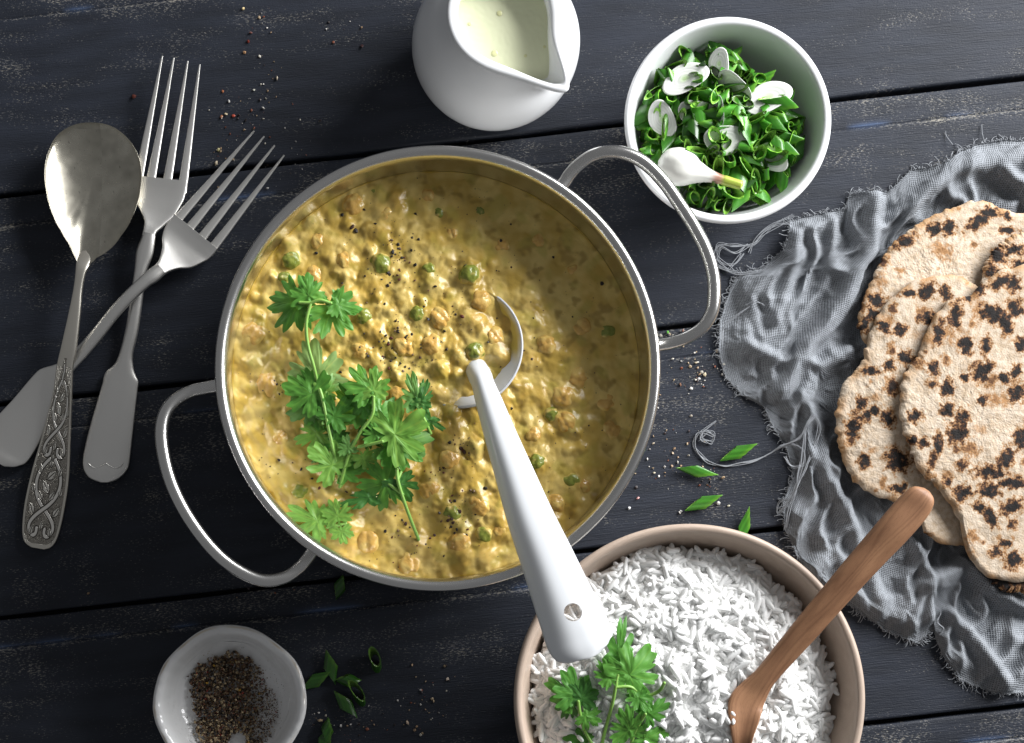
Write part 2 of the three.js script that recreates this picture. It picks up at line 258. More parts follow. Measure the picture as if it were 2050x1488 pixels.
{
  const nr = 230, na = 760; let last;
  const g = grid(na, nr, (u, v) => { const d = v * (RC + 0.00008), a = -u * Math.PI * 2, x = Math.cos(a) * d, z = Math.sin(a) * d; last = curryAt(x, z); return [x, last[0], z]; }, { wrap: true, color: () => last[1], uv: (u, v, p) => [p[0] / 0.03, p[2] / 0.03], flip: false });
  const grain = dataTex(256, 256, (x, y, o) => { const a = x / 256 * 6.2832, b = y / 256 * 6.2832; o[0] = o[1] = o[2] = 128 + 55 * n3(Math.cos(a) * 3 + Math.cos(b) * 3, Math.sin(a) * 3 + 9, Math.sin(b) * 3) + 60 * n3(Math.cos(a) * 8 + Math.cos(b) * 8, Math.sin(a) * 8, Math.sin(b) * 8); });
  const sauceM = new THREE.MeshPhysicalMaterial({ vertexColors: true, roughness: 0.32, bumpMap: grain, bumpScale: 0.00005, specularIntensity: 1 });
  local('sauce', g, sauceM, curryG);
  const ball = (seed, tone, tone2, crease) => {
    const s = new THREE.IcosahedronGeometry(1, 12), p = s.attributes.position, col = new Float32Array(p.count * 3), v = new THREE.Vector3();
    for (let i = 0; i < p.count; i++) {
      v.fromBufferAttribute(p, i); const b = 1 + 0.08 * n3(v.x * 1.2 + seed, v.y * 1.2, v.z * 1.2) + 0.012 * n3(v.x * 4, v.y * 4 + seed, v.z * 4) - crease * 0.07 * Math.exp(-((v.x * 0.9 + v.z * 0.2) ** 2) * 40) * sstep(v.y, -0.2, 0.8);
      const sauce = sstep(n3(v.x * 0.9 + seed * 3, v.y * 0.9, v.z * 0.9) + 0.08 * n3(v.x * 3.5, v.y * 3.5, v.z * 3.5 + seed) - 0.9 * v.y, -0.75, 0.05), c = mix3(mix3(tone, tone2, 0.5 + 0.5 * n3(v.x * 2, v.y * 2 + seed, v.z * 2)), [0.66, 0.48, 0.145], sauce * 0.8);
      col.set(c, i * 3); v.multiplyScalar(b); p.setXYZ(i, v.x, v.y * 0.94, v.z);
    }
    s.setAttribute('color', new THREE.BufferAttribute(col, 3)); s.computeVertexNormals(); return s;
  };
  const chick = [1, 2, 3].map((k) => ball(k * 7.1, [0.56, 0.32, 0.07], [0.62, 0.39, 0.11], 1)), peas = [4, 5, 6].map((k) => ball(k * 5.3, [0.15, 0.19, 0.025], [0.26, 0.28, 0.05], 0));
  const wetM = new THREE.MeshPhysicalMaterial({ vertexColors: true, roughness: 0.26, specularIntensity: 1 });
  const r = rng(31);
  for (const l of lumps) if (l.own) {
    const m = local(l.type ? 'green_pea' : 'chickpea', (l.type ? peas : chick)[Math.floor(r() * 3)], wetM, curryG);
    const base = 0.0002; m.scale.set(l.r * (1 + r() * 0.12), l.r * 0.95, l.r * (1 + r() * 0.12)); m.position.set(l.x, base + l.p * 1.02 - l.r * 0.88, l.z); m.rotation.set((r() - 0.5) * 0.9, r() * 6.28, (r() - 0.5) * 0.9);
  }
}
{
  const film = grid(300, 8, (u, v) => { const a = -u * 6.2832, x = Math.cos(a), z = Math.sin(a), hi = 1.6 + 1.3 * n2(x * 3 + 20, z * 3) + 0.8 * n2(x * 11, z * 11), r = RC + 0.00004 - 0.0002 * (1 - v) ** 2; return [x * r, -0.001 + v * (0.001 + Math.max(0.3, hi) * mm), z * r]; }, { wrap: true });
  local('sauce_film', film, std(0.46, 0.33, 0.05, 0.3), curryG);
}
// cracked pepper strewn over the curry
const flakeG = (() => { const g = new THREE.IcosahedronGeometry(1, 0), p = g.attributes.position; for (let i = 0; i < p.count; i++) { const x = p.getX(i), y = p.getY(i), z = p.getZ(i), k = 1 + 0.35 * n3(x * 2, y * 2, z * 2); p.setXYZ(i, x * k * 1.15, y * k * 0.55, z * k * 0.8); } g.computeVertexNormals(); return g; })();
const pepperM = std(1, 1, 1, 0.55);
{
  const r = rng(9), list = [], cl = [[795, 500, 30, 26], [800, 545, 40, 20], [760, 580, 70, 16], [905, 560, 60, 12], [850, 600, 80, 16], [905, 632, 30, 14], [800, 665, 40, 34], [800, 700, 45, 44], [850, 690, 50, 20], [760, 720, 50, 14], [925, 900, 32, 34], [880, 940, 30, 14], [930, 1015, 40, 36], [915, 1050, 40, 26], [780, 1085, 60, 26], [830, 470, 60, 10], [700, 440, 60, 6], [545, 770, 26, 22], [520, 640, 50, 6], [1040, 760, 100, 10], [1120, 900, 110, 12], [980, 500, 90, 10], [1100, 620, 110, 12], [640, 980, 70, 16], [860, 1100, 80, 16], [560, 950, 50, 8], [830, 760, 50, 14], [1060, 1010, 60, 10], [700, 620, 60, 8]];
  const tones = [[0.012, 0.009, 0.008], [0.02, 0.012, 0.01], [0.05, 0.018, 0.012], [0.10, 0.02, 0.012], [0.16, 0.09, 0.045], [0.03, 0.02, 0.012]];
  const add = (px, py, s, c) => { const p = P(px, py, HC); if (Math.hypot(p.x - POT.x, p.z - POT.z) > RC - 0.002) return; const q = curryP(px, py, s * 0.15); list.push({ p: q, q: new THREE.Quaternion().setFromEuler(new THREE.Euler((r() - 0.5) * 0.9, r() * 6.28, (r() - 0.5) * 0.9)), s: new THREE.Vector3(s, s, s * (0.7 + r() * 0.5)), c }); };
  for (const [x, y, sp, n] of cl) for (let i = 0; i < n; i++) { const a = r() * 6.28, d = sp * Math.pow(r(), 0.75); add(x + Math.cos(a) * d, y + Math.sin(a) * d, (0.2 + Math.pow(r(), 2.5) * 0.75) * mm, tones[Math.floor(r() * 6)]); }
  for (const [x, y, s, c] of [[685, 430, 1.1, 0], [705, 455, 1.7, 2], [712, 462, 1.5, 1], [797, 490, 1.2, 1], [786, 505, 1.3, 0], [838, 480, 1.0, 0], [633, 507, 1.0, 0], [805, 516, 1.0, 0], [925, 634, 1.4, 3], [895, 634, 0.9, 3], [832, 428, 0.9, 0], [890, 663, 1.0, 0], [812, 676, 0.9, 0], [682, 745, 0.9, 0], [1024, 818, 0.9, 0], [771, 1064, 1.2, 0], [785, 1076, 0.8, 3], [812, 1049, 1.3, 2], [603, 940, 1.0, 0], [930, 905, 1.4, 2], [888, 935, 1.2, 2], [972, 978, 1.3, 0], [920, 1025, 1.3, 2], [1205, 568, 1.1, 1], [1108, 515, 0.8, 1], [1003, 482, 0.9, 1], [897, 1042, 1.1, 2], [870, 1072, 1.0, 2], [923, 898, 1.2, 2]]) add(x, y, s * mm * 0.9, tones[c]);
  for (let i = 0; i < 260; i++) { const a = r() * 6.28, d = Math.sqrt(r()) * 415; add(876 + Math.cos(a) * d, 737 + Math.sin(a) * d, (0.12 + r() * 0.25) * mm, tones[Math.floor(r() * 6)]); }
  instanced('cracked_pepper', flakeG, pepperM, list, null, 'cracked black and red pepper strewn over the yellow curry', 'pepper');
}

// ------------------------------------------------------------------ white enamel serving spoon standing in the curry
const enamel = std(0.74, 0.76, 0.78, 0.22);
{
  const base = P(930, 690, HC); const g = thing('serving_spoon', base, 'white enamel serving spoon in the curry, its handle reaching over the pot rim', 'spoon');
  // bowl: a round dish tilted so that its right edge stands out of the sauce
  const C = P(925, 692, HC + 0.002), R = L(119, HC), ax = new THREE.Vector3(1, 0, 0.42).normalize(), TL = 0.21;
  const dish = (off) => grid(110, 26, (u, v) => {
    const a = -u * 6.2832, d = v, x = Math.cos(a) * R * d, z = Math.sin(a) * R * d * 1.03, y = -0.0027 + (x * ax.x + z * ax.z) * TL - 0.013 * Math.pow(1 - d * d, 0.9) - off;
    return [C.x + x * (1 + off * 4), C.y + y, C.z + z * (1 + off * 4)];
  }, { wrap: true, flip: off2(off), color: (u, v) => { const a = -u * 6.2832, x = Math.cos(a), z = Math.sin(a), neck = sstep(x * 0.6 + z * 0.8, 0.62, 0.85), n = 0.5 + 0.5 * n2(x * 3 + v * 4, z * 3); return mix3([0.78, 0.80, 0.82], [0.62, 0.50, 0.12], off > 0 ? 0 : sstep(v, 0.995 - n * 0.02, 0.95 - n * 0.03) * (1 - neck)); } });
  function off2(o) { return o > 0; }
  const lip = grid(110, 8, (u, v) => { const a = -u * 6.2832, b = v * 6.2832, x0 = Math.cos(a) * R, z0 = Math.sin(a) * R * 1.03, y0 = -0.0027 + (x0 * ax.x + z0 * ax.z) * TL, k = 1 + 0.0006 * Math.cos(b) / R; return [C.x + x0 * k, C.y + y0 - 0.0003 + 0.0006 * Math.sin(b), C.z + z0 * k]; }, { wrap: true });
  part('bowl', mergeGeometries([dish(0), dish(0.0012)]), std(1, 1, 1, 0.22, { vertexColors: true }), g);
  part('bowl_rim', lip, std(0.62, 0.64, 0.68, 0.25), g);
  // handle: an arched strip of sheet, wider toward the end, with a hanging hole
  const st = [[948, 722, 21, 59.5, 2.5], [954, 735, 23, 64, 3.5], [960, 748, 24, 67, 4.5], [966, 762, 23, 69.5, 5], [979, 800, 27, 74, 5.5], [1003, 870, 33, 79.5, 6], [1032, 950, 40, 84.5, 6.5], [1065, 1040, 48, 90, 7], [1100, 1125, 55, 94.5, 7.5], [1128, 1195, 61, 98, 7.5], [1150, 1248, 66, 100.5, 7], [1162, 1280, 67, 101.5, 6], [1168, 1297, 62, 102, 5], [1173, 1309, 50, 102, 4], [1176, 1316, 32, 102, 3], [1177, 1319, 14, 102, 2.2]];
  const m = 150, k = 28, rows = [], t = 0.0011;
  for (let i = 0; i <= m; i++) {
    const s = catmull(st, i / m), s2 = catmull(st, Math.min(i / m + 0.01, 1)), s1 = catmull(st, Math.max(i / m - 0.01, 0)), h = s[3] * mm, c = P(s[0], s[1], h), tn = P(s2[0], s2[1], s2[3] * mm).sub(P(s1[0], s1[1], s1[3] * mm)).normalize();
    const side = new THREE.Vector3(-tn.z, 0, tn.x).normalize(), up = new THREE.Vector3().crossVectors(tn, side); if (up.y < 0) up.negate();
    const w = L(s[2], h), arch = s[4] * mm, row = [];
    for (let sgn = 0; sgn < 2; sgn++) for (let j = 0; j <= k; j++) { const x = sgn ? 1 - 2 * j / k : -1 + 2 * j / k, f = 1 - Math.pow(Math.abs(x), 2.6); row.push(c.clone().addScaledVector(side, x * (w - (sgn ? t * 0.8 : 0))).addScaledVector(up, arch * (f - 0.5) - (sgn ? t : 0))); }
    rows.push(row);
  }
  const per = 2 * (k + 1), hg = grid(per, m, (u, v) => { const p = rows[Math.round(v * m)][Math.round(u * per) % per]; return [p.x, p.y, p.z]; }, { wrap: true, flip: true });
  const cap = (i) => { const pos = [], idx = []; rows[i].forEach((p) => pos.push(p.x, p.y, p.z)); for (let j = 0; j < k; j++) { const a = j, b = j + 1, c2 = per - 1 - j, d = per - 2 - j; if (i) idx.push(a, c2, b, b, c2, d); else idx.push(a, b, c2, b, d, c2); } const q = new THREE.BufferGeometry(); q.setAttribute('position', new THREE.Float32BufferAttribute(pos, 3)); q.setAttribute('uv', new THREE.Float32BufferAttribute(new Array(rows[i].length * 2).fill(0), 2)); q.setIndex(idx); q.computeVertexNormals(); return q; };
  let handle = mergeGeometries([hg, cap(0), cap(m)]);
  try {
    const hole = P(1147, 1226, 0.1025), br = new Brush(handle), cy = new Brush(new THREE.CylinderGeometry(L(18, 0.1), L(18, 0.1), 0.03, 40).translate(hole.x, hole.y, hole.z));
    br.updateMatrixWorld(); cy.updateMatrixWorld(); const res = new Evaluator(); res.useGroups = false; handle = res.evaluate(br, cy, SUBTRACTION).geometry;
  } catch (e) { console.log('hole not cut: ' + e.message); }
  part('handle', handle, enamel, g);
}

// ------------------------------------------------------------------ coriander
const leafM = [[0.115, 0.34, 0.045], [0.085, 0.28, 0.036], [0.185, 0.40, 0.06], [0.29, 0.47, 0.15], [0.06, 0.21, 0.035], [0.14, 0.33, 0.07]].map((c) => new THREE.MeshPhysicalMaterial({ color: new THREE.Color().setRGB(...c), vertexColors: true, roughness: 0.48, transmission: 0.3, thickness: 0, side: THREE.DoubleSide, specularIntensity: 0.7 }));
const stemM = std(0.22, 0.42, 0.08, 0.4);
function leafGeo(bx, by, tx, ty, wd, hb, ht, r) {       // base pixel, tip pixel, width factor, base and tip height in mm
  const B = P(bx, by, hb * mm), T = P(bx + (tx - bx) * 1.04, by + (ty - by) * 1.04, ht * mm), dir = T.clone().sub(B), len = dir.length(); dir.normalize();
  const side = new THREE.Vector3(-dir.z, 0, dir.x).normalize(), up = new THREE.Vector3().crossVectors(dir, side); if (up.y < 0) up.negate();
  const lobes = [[0, 0.76, 33], [64 + r() * 10, 0.66, 33], [-64 - r() * 10, 0.66, 33], [122 + r() * 12, 0.44, 26], [-122 - r() * 12, 0.44, 26]].map(([a, m, s]) => [a + (r() - 0.5) * 10, m * (0.88 + r() * 0.24), s]);
  const pick = (a, b) => [a + r() * b, a + r() * b], a1 = pick(30, 9), a2 = pick(76, 14), c1 = pick(0.42, 0.22), c2 = pick(0.32, 0.26), tp = 18 + r() * 6, ph = r() * 6, na = 200, nr = 6, cup = (r() - 0.45) * 0.34, tw = (r() - 0.5) * 0.5, wave = r() * 6;
  const rad = (deg) => {
    const q = Math.abs(deg), sg = deg > 0 ? 1 : -1; let e = q < 118 ? 0.68 - 0.12 * q / 118 + 0.04 * Math.sin(deg * 0.05 + ph) : q < 162 ? lerp(0.56, 0.17, sstep(q, 118, 162)) : lerp(0.17, 0.33, (q - 162) / 18);
    e *= 1 - c1[sg > 0 ? 0 : 1] * Math.exp(-(((q - a1[sg > 0 ? 0 : 1]) / 7.5) ** 2)) - c2[sg > 0 ? 0 : 1] * Math.exp(-(((q - a2[sg > 0 ? 0 : 1]) / 7) ** 2));
    const tri = Math.abs(((deg / tp + 100.5) % 1) - 0.5) * 2; return e * (1 - (q < 140 ? 0.27 : 0) * (1 - tri) ** 1.3 * (0.7 + 0.3 * Math.sin(deg * 0.11 + ph * 2)));
  };
  return grid(na, nr, (u, v) => {
    const deg = u * 360 - 180, a = deg * Math.PI / 180, d = rad(deg) * v, x = 0.28 + Math.cos(a) * d, y = Math.sin(a) * d * wd, rr = Math.hypot(x - 0.2, y);
    const lift = cup * rr * rr + tw * x * y + 0.05 * Math.sin(rr * 7 + wave + a) * rr + 0.02 * n2(x * 5 + wave, y * 5) - 0.05 * Math.abs(y);
    const q = B.clone().addScaledVector(dir, x * len).addScaledVector(side, y * len).addScaledVector(up, lift * len);
    return [q.x, q.y, q.z];
  }, { wrap: true, flip: true, color: (u, v) => { let vein = 0; const deg = u * 360 - 180; for (const l of lobes) vein = Math.max(vein, Math.exp(-(((deg - l[0] * 0.86) / (1.6 / (v + 0.12))) ** 2))); const k = 0.97 + 0.22 * vein * (1 - v * 0.5) + 0.10 * n2(deg * 0.03 + ph * 5, v * 3); return [k * (1 + vein * 0.2), k, k]; } });
}
function sprig(label, stems, leaves, hf, seed, group) {
  const r = rng(seed), s0 = stems[0][0], base = P(s0[0], s0[1], s0[2] !== undefined ? hf(s0[0], s0[1]) + s0[2] * mm : HC);
  const g = thing('coriander_sprig', base, label, 'coriander', group);
  for (const st of stems) part('stem', closedTube(st.map(([x, y, d]) => P(x, y, hf(x, y) + d * 0.8 * mm)), 0.0008, 28, 7), stemM, g);
  for (const [bx, by, tx, ty, wd, db, dt, tone] of leaves) {
    const hb = hf(bx, by) / mm + db * 0.8, ht = hf(tx, ty) / mm + dt * 0.8;
    part('leaf', leafGeo(bx, by, tx, ty, wd, hb, ht, r), leafM[r() < 0.3 ? (r() < 0.5 ? 4 : 5) : tone ?? 0], g);
  }
  return g;
}
{
  const flat = () => HC + 0.0025;
  sprig('coriander sprig at the upper end of the garnish on the curry, tall thin stem', [[[640, 785, 5], [628, 735, 11], [616, 690, 14], [613, 645, 16], [622, 607, 16.5]], [[622, 607, 16.5], [640, 601, 17], [662, 607, 16]], [[622, 607, 16.5], [600, 606, 16]]],
    [[628, 610, 528, 603, 0.95, 16, 9, 1], [622, 612, 606, 546, 0.95, 16, 15, 0], [650, 598, 700, 672, 1.05, 16.5, 8, 0], [660, 604, 722, 622, 0.8, 16, 12, 0], [643, 788, 618, 680, 0.95, 5, 9, 3]], flat, 101);
  sprig('coriander sprig at the left of the garnish heap, leaves overlapping beside its thick stem', [[[683, 972, 1], [668, 905, 7], [656, 850, 9], [646, 800, 10], [640, 780, 10]]],
    [[645, 800, 570, 762, 1.0, 10, 6, 0], [645, 805, 572, 838, 0.8, 9, 4, 2], [652, 862, 590, 885, 0.75, 7, 3, 2], [655, 850, 700, 795, 0.9, 10, 10, 1], [648, 800, 660, 745, 0.8, 9, 8, 2], [650, 870, 700, 872, 0.85, 5, 4, 4], [645, 790, 598, 745, 0.7, 8, 5, 0], [662, 900, 618, 925, 0.8, 5, 3, 2], [655, 840, 600, 815, 0.8, 7, 4, 0], [650, 830, 700, 845, 0.8, 9, 7, 2], [682, 950, 622, 888, 0.95, 6, 10, 2], [660, 880, 690, 905, 1.0, 6, 4, 1], [672, 950, 735, 935, 0.7, 3, 4, 0], [655, 815, 612, 800, 1.0, 10, 8, 1], [650, 845, 618, 850, 1.0, 6, 5, 0]], flat, 102);
  sprig('coriander sprig in the middle of the garnish heap, broad open leaf turned to the right', [[[680, 975, 2], [697, 915, 7], [720, 868, 12], [745, 832, 14], [748, 795, 15]], [[718, 895, 11], [740, 890, 13], [765, 884, 15]]],
    [[750, 800, 706, 728, 0.9, 15, 13, 0], [748, 800, 748, 738, 0.8, 15, 14, 2], [745, 812, 690, 800, 0.9, 13, 9, 1], [745, 820, 790, 835, 0.7, 12, 8, 0], [762, 884, 858, 835, 1.05, 15, 15, 2], [765, 888, 850, 912, 0.9, 13, 8, 0], [758, 884, 742, 838, 1.0, 14, 14, 0], [722, 905, 738, 945, 0.95, 9, 5, 2], [700, 910, 690, 870, 0.9, 10, 9, 1], [735, 850, 800, 795, 0.75, 11, 9, 0], [742, 840, 672, 772, 0.6, 10, 6, 0], [760, 890, 795, 930, 0.85, 10, 6, 1], [725, 880, 775, 862, 0.8, 7, 5, 0], [705, 905, 655, 935, 0.8, 6, 4, 1], [780, 895, 870, 870, 0.7, 9, 5, 1], [720, 850, 765, 862, 0.7, 6, 5, 1]], flat, 103);
  sprig('small narrow coriander sprig at the right end of the garnish, left of the serving spoon', [[[862, 868, 4], [850, 842, 8], [838, 822, 10]]],
    [[838, 822, 820, 745, 0.62, 10, 11, 1], [840, 822, 852, 758, 0.62, 10, 12, 2], [845, 832, 890, 862, 0.45, 9, 4, 1]], flat, 104);
  sprig('coriander sprig lowest on the right of the garnish, long bare stem pointing down', [[[838, 1080, 1], [822, 1040, 5], [806, 995, 9], [796, 960, 11], [795, 940, 11]], [[796, 960, 11], [812, 925, 8]], [[806, 990, 9], [770, 962, 9]]],
    [[800, 962, 708, 985, 0.9, 10, 5, 0], [795, 952, 816, 1008, 1.0, 11, 6, 1], [762, 990, 680, 1012, 0.4, 6, 3, 0]], flat, 105);
  sprig('small three-leaved coriander sprig lying at the lower left edge of the curry', [[[655, 1056, 2], [676, 1052, 3], [692, 1048, 3]]],
    [[660, 1052, 574, 1020, 0.75, 3, 4, 2], [680, 1050, 664, 996, 0.95, 4, 5, 2], [682, 1052, 688, 1092, 1.05, 4, 3, 2]], flat, 106);
}

// ------------------------------------------------------------------ cream jug
{
  const HJ = 0.074, B = P(994, 82, 0.036); B.y = 0;
  const g = thing('milk_jug', B, 'round white porcelain milk jug with a pouring lip', 'jug');
  const tip = 51 * Math.PI / 180;
  const outer = [[0, 0.6], [16, 0], [21, 0.4], [27, 3], [34, 11], [38.6, 23], [39.4, 33], [37.6, 44], [33, 54], [28.0, 61], [24.6, 66], [23.6, 69], [24.2, 71.4], [25.0, 72.8], [24.6, 74], [23.2, 74.4], [21.4, 74], [20.3, 72.6], [20.0, 70], [20.6, 66], [23.5, 61], [28, 54], [33, 44], [35, 33], [34, 23], [29, 11], [20, 6], [0, 5]];
  const nP = 180, prof = []; for (let i = 0; i <= nP; i++) prof.push(catmull(outer, i / nP));
  const spout = (a, y) => { let d = (a - tip) * 180 / Math.PI; while (d > 180) d -= 360; while (d < -180) d += 360; const s = d > 0 ? 17 : 11.5, w = sstep(y, 45, 74) ** 1.5; return 20.5 * Math.exp(-(Math.sqrt(d * d + 25) - 5) / s) * w; };
  const at = (a, r, y) => { const s = r > 1 ? spout(a, y) : 0, lift = s * 0.10; return [Math.cos(a) * (r + s) * mm, (y + lift) * mm, Math.sin(a) * (r + s) * mm]; };
  local('body', grid(260, nP, (u, v) => { const q = prof[Math.round(v * nP)]; return at(u * 6.28318, q[0], q[1]); }, { wrap: true, flip: false }), porcelain, g);
  const yM = 62.5, milk = grid(160, 24, (u, v) => { const a = -u * 6.28318, s = spout(a, yM + 3), r = (22.7 + s) * v; return [Math.cos(a) * r * mm + B.x, (yM + 0.25 * v ** 8 + 0.05 * n2(r * 0.3 * Math.cos(a), r * 0.3 * Math.sin(a))) * mm, Math.sin(a) * r * mm + B.z]; }, { wrap: true, flip: false });
  const M = solo('milk', milk, std(0.70, 0.72, 0.49, 0.25), B.clone().setY(yM * mm), 'pale cream-coloured milk filling the white jug', 'milk');
  const rr = rng(3);
  for (const [px, py, s] of [[1000, 27, 1.5], [990, 107, 1.7], [940, 48, 1.0], [1052, 112, 0.9], [1090, 94, 0.9]]) { const b = local('bubble', new THREE.SphereGeometry(s * mm * 0.9, 20, 10, 0, 6.283, 0, 1.2).scale(1, 0.4, 1), std(0.66, 0.66, 0.36, 0.12), M); const p = P(px, py, yM * mm); b.position.set(p.x - B.x, 0.00002, p.z - B.z); }
}

// ------------------------------------------------------------------ white bowl of spring onions
const BO = P(1458, 240, 0.045); BO.y = 0;
{
  const g = thing('white_bowl', BO, 'white porcelain bowl full of chopped spring onions', 'bowl');
  const prof = [[0, 2], [20, 2], [22, 0.3], [24, 0], [25.5, 0.8], [27, 4], [33, 11], [39.5, 20], [44, 30], [47, 40], [47.9, 43.5], [47.7, 44.7], [46.8, 45.4], [45.2, 45.3], [44.2, 44.4], [43.4, 42], [41, 33], [37.4, 23], [32, 13.5], [26, 8], [18, 5.6], [0, 5]];
  const pr = []; for (let i = 0; i <= 110; i++) { const q = catmull(prof, i / 110); pr.push([Math.max(q[0], 0), q[1]]); }
  local('body', new THREE.LatheGeometry(V2(pr), 180), porcelain, g);
}
const onionRing = (R, len, slant, wall, flatten, seed, open = 0) => {      // a slanting slice of a hollow green leaf
  const n = 44, f = (sgn, v, u) => { const a = u * (6.2832 - open) + 0.4, r = sgn ? R - wall : R, x = Math.cos(a) * r, y = Math.sin(a) * r * flatten, z = (v - 0.5) * len + x * slant + 0.25 * n2(a * 2 + seed, v * 2); const bend = z * z * 0.012; return [x + 0.18 * n2(a + seed, z * 0.3), y + bend, z]; };
  const ring = [0, 1, 2, 3, 4, 5, 6, 7].map((k) => k);
  // outer wall, far cut, inner wall, near cut
  const path = [[0, 0], [0, 0.33], [0, 0.67], [0, 1], [1, 1], [1, 0.5], [1, 0], [0, 0]];
  const tones = [[0.05, 0.21, 0.018], [0.055, 0.23, 0.02], [0.055, 0.23, 0.02], [0.14, 0.38, 0.03], [0.25, 0.50, 0.07], [0.22, 0.44, 0.09], [0.25, 0.50, 0.07], [0.14, 0.38, 0.03]];
  return grid(n, 7, (u, v) => { const q = path[Math.round(v * 7)], p = f(q[0], q[1], u); return [p[0] * mm, p[1] * mm, p[2] * mm]; }, { wrap: !open, color: (u, v) => { const t = tones[Math.round(v * 7)], k = 0.85 + 0.3 * Math.sin(u * 60 + seed) * 0.35 + 0.25 * n2(u * 6, seed); return [t[0] * k, t[1] * k, t[2] * k]; } });
};
const ringGeos = [onionRing(3.9, 7, 0.9, 0.75, 0.62, 1), onionRing(3.2, 8.5, 1.1, 0.7, 0.55, 2), onionRing(4.6, 6, 1.0, 0.8, 0.5, 3), onionRing(3.0, 6, 0.8, 0.75, 0.9, 4), onionRing(4.2, 9, 1.0, 0.7, 0.32, 5), onionRing(4.8, 7.5, 0.9, 0.8, 0.45, 6, 1.1), onionRing(3.6, 10, 1.2, 0.7, 0.28, 7)];
const ringM = [1.15, 0.9, 1.5, 0.45].map((k) => new THREE.MeshPhysicalMaterial({ color: new THREE.Color().setRGB(k, k, k), vertexColors: true, roughness: 0.3, transmission: 0.12, thickness: 0, side: THREE.DoubleSide, specularIntensity: 0.9 }));
let ringCount = 0;
function ring(k, m, pos, e, label, group) {
  const o = new THREE.Mesh(ringGeos[k], ringM[m]); o.name = numbered('spring_onion_piece'); o.position.copy(pos); o.rotation.set(...e); o.scale.setScalar(1.06); o.castShadow = o.receiveShadow = true; scene.add(o);
  return tag(o, label, 'spring onion', group);
}
{
  const r = rng(202), done = [];
  const heap = (x, z) => { const d = Math.hypot(x - 0.5, z - 1) / 38; return 44 - 11 * d * d + 2 * n2(x * 0.08, z * 0.08); };
  for (let pass = 1; pass < 3; pass++) {
    const want = [40, 76, 125][pass]; let n = 0;
    for (let t = 0; t < 6000 && n < want; t++) {
      const a = r() * 6.283, d = Math.sqrt(r()) * [31, 36, 38.5][pass], x = Math.cos(a) * d + 0.5, z = Math.sin(a) * d + 2;
      if (x - z > 38) continue;
      const gap = [5.6, 5.0, 4.2][pass]; if (done.some((q) => q[2] === pass && Math.hypot(q[0] - x, q[1] - z) < gap)) continue;
      const y = heap(x, z) - [10, 5, 0.5][pass] + (r() - 0.5) * 2, room = y < 13.5 ? 27 : y < 23 ? lerp(32, 37.4, (y - 13.5) / 9.5) : lerp(37.4, 41.5, (y - 23) / 11); if (Math.hypot(x, z) > room - 4.0) continue; done.push([x, z, pass]); n++;
      const up = r() < 0.45;
      ring(Math.floor(r() * 7), Math.floor(r() * 3.6), new THREE.Vector3(BO.x + x * mm, Math.max(y, 14) * mm, BO.z + z * mm), up ? [Math.PI / 2 + (r() - 0.5) * 1.1, (r() - 0.5) * 1.0, r() * 6.28] : [(r() - 0.5) * 0.9, r() * 6.28, (r() - 0.5) * 1.6],
        'small slanting green slice of spring onion among the many in the white bowl', 'chopped green spring onion slices in the white bowl');
    }
  }
  // white slices
  const slice = (() => {
    const g = grid(64, 26, (u, v) => { const a = -u * 6.2832, side = v < 0.5 ? 1 : -1, d = v < 0.5 ? v * 2 : (1 - v) * 2; const rip = 0.022 * Math.cos(d * 26); const ir = 1 + 0.09 * Math.cos(a * 2 + 1) + 0.06 * Math.cos(a * 3 + 2); return [Math.cos(a) * d * ir, side * 0.07 * Math.sqrt(Math.max(0, 1 - d ** 4)) + rip * (d < 0.9 ? 0.5 : 0) + 0.1 * d * d, Math.sin(a) * d * 0.74 * ir]; }, { wrap: true, color: (u, v) => { const d = v < 0.5 ? v * 2 : (1 - v) * 2, k = 0.9 + 0.1 * Math.cos(d * 34 + 0.8 * Math.sin(u * 12)) * sstep(d, 1.0, 0.85), gr = sstep(d, 0.35, 0.0); return [k * (1 - gr * 0.25), k, k * (1 - gr * 0.45)]; } });
    return g;
  })();
  const whiteM = std(0.78, 0.795, 0.75, 0.25, { vertexColors: true });
  const ws = [[1326, 238, 36, 75, 37, 0.3, 'white onion slice at the left wall of the white bowl, below two green slices'], [1396, 228, 38, 20, 38, 0.2, 'largest round white onion slice left of the middle of the white bowl'], [1440, 128, 30, 100, 37, 0.4, 'pale onion slice near the upper edge of the heap in the white bowl'], [1372, 158, 46, 165, 38, 0.35, 'long pale onion slice at the upper left of the white bowl'], [1470, 175, 40, 68, 40, 0.8, 'narrow white onion slice standing in the upper middle of the white bowl'], [1538, 196, 46, 165, 41, 0.3, 'oval white onion slice at the right of the middle, partly under green rings'], [1452, 280, 42, 10, 41, 0.25, 'oval white onion slice in the centre of the bowl with a green ring on it'], [1438, 226, 32, 115, 40, 1.0, 'thin white onion sliver in the middle of the white bowl'], [1548, 316, 32, 60, 36, 0.4, 'white onion slice half hidden under green pieces at the lower right of the bowl']];
  for (const [px, py, len, deg, h, tilt, label] of ws) {
    const o = new THREE.Mesh(slice, whiteM); o.name = numbered('white_onion_slice'); o.castShadow = o.receiveShadow = true; const s = L(len, 0.04); o.scale.set(s, s * 0.5, s); o.position.copy(P(px, py, (h + 2.8) * mm)); o.rotation.set(tilt * 1.1, -deg * Math.PI / 180, -tilt * 0.5, 'YXZ'); scene.add(o); tag(o, label, 'onion slice');
  }
  ring(3, 2, P(1431, 276, 0.0445), [Math.PI / 2 - 0.25, 0.2, 1.2], 'open green onion ring lying on the oval white slice in the bowl centre');
  ring(5, 2, P(1560, 205, 0.045), [0.3, 0.9, 0.4], 'bright green curl lying on the oval white slice at the bowl right');
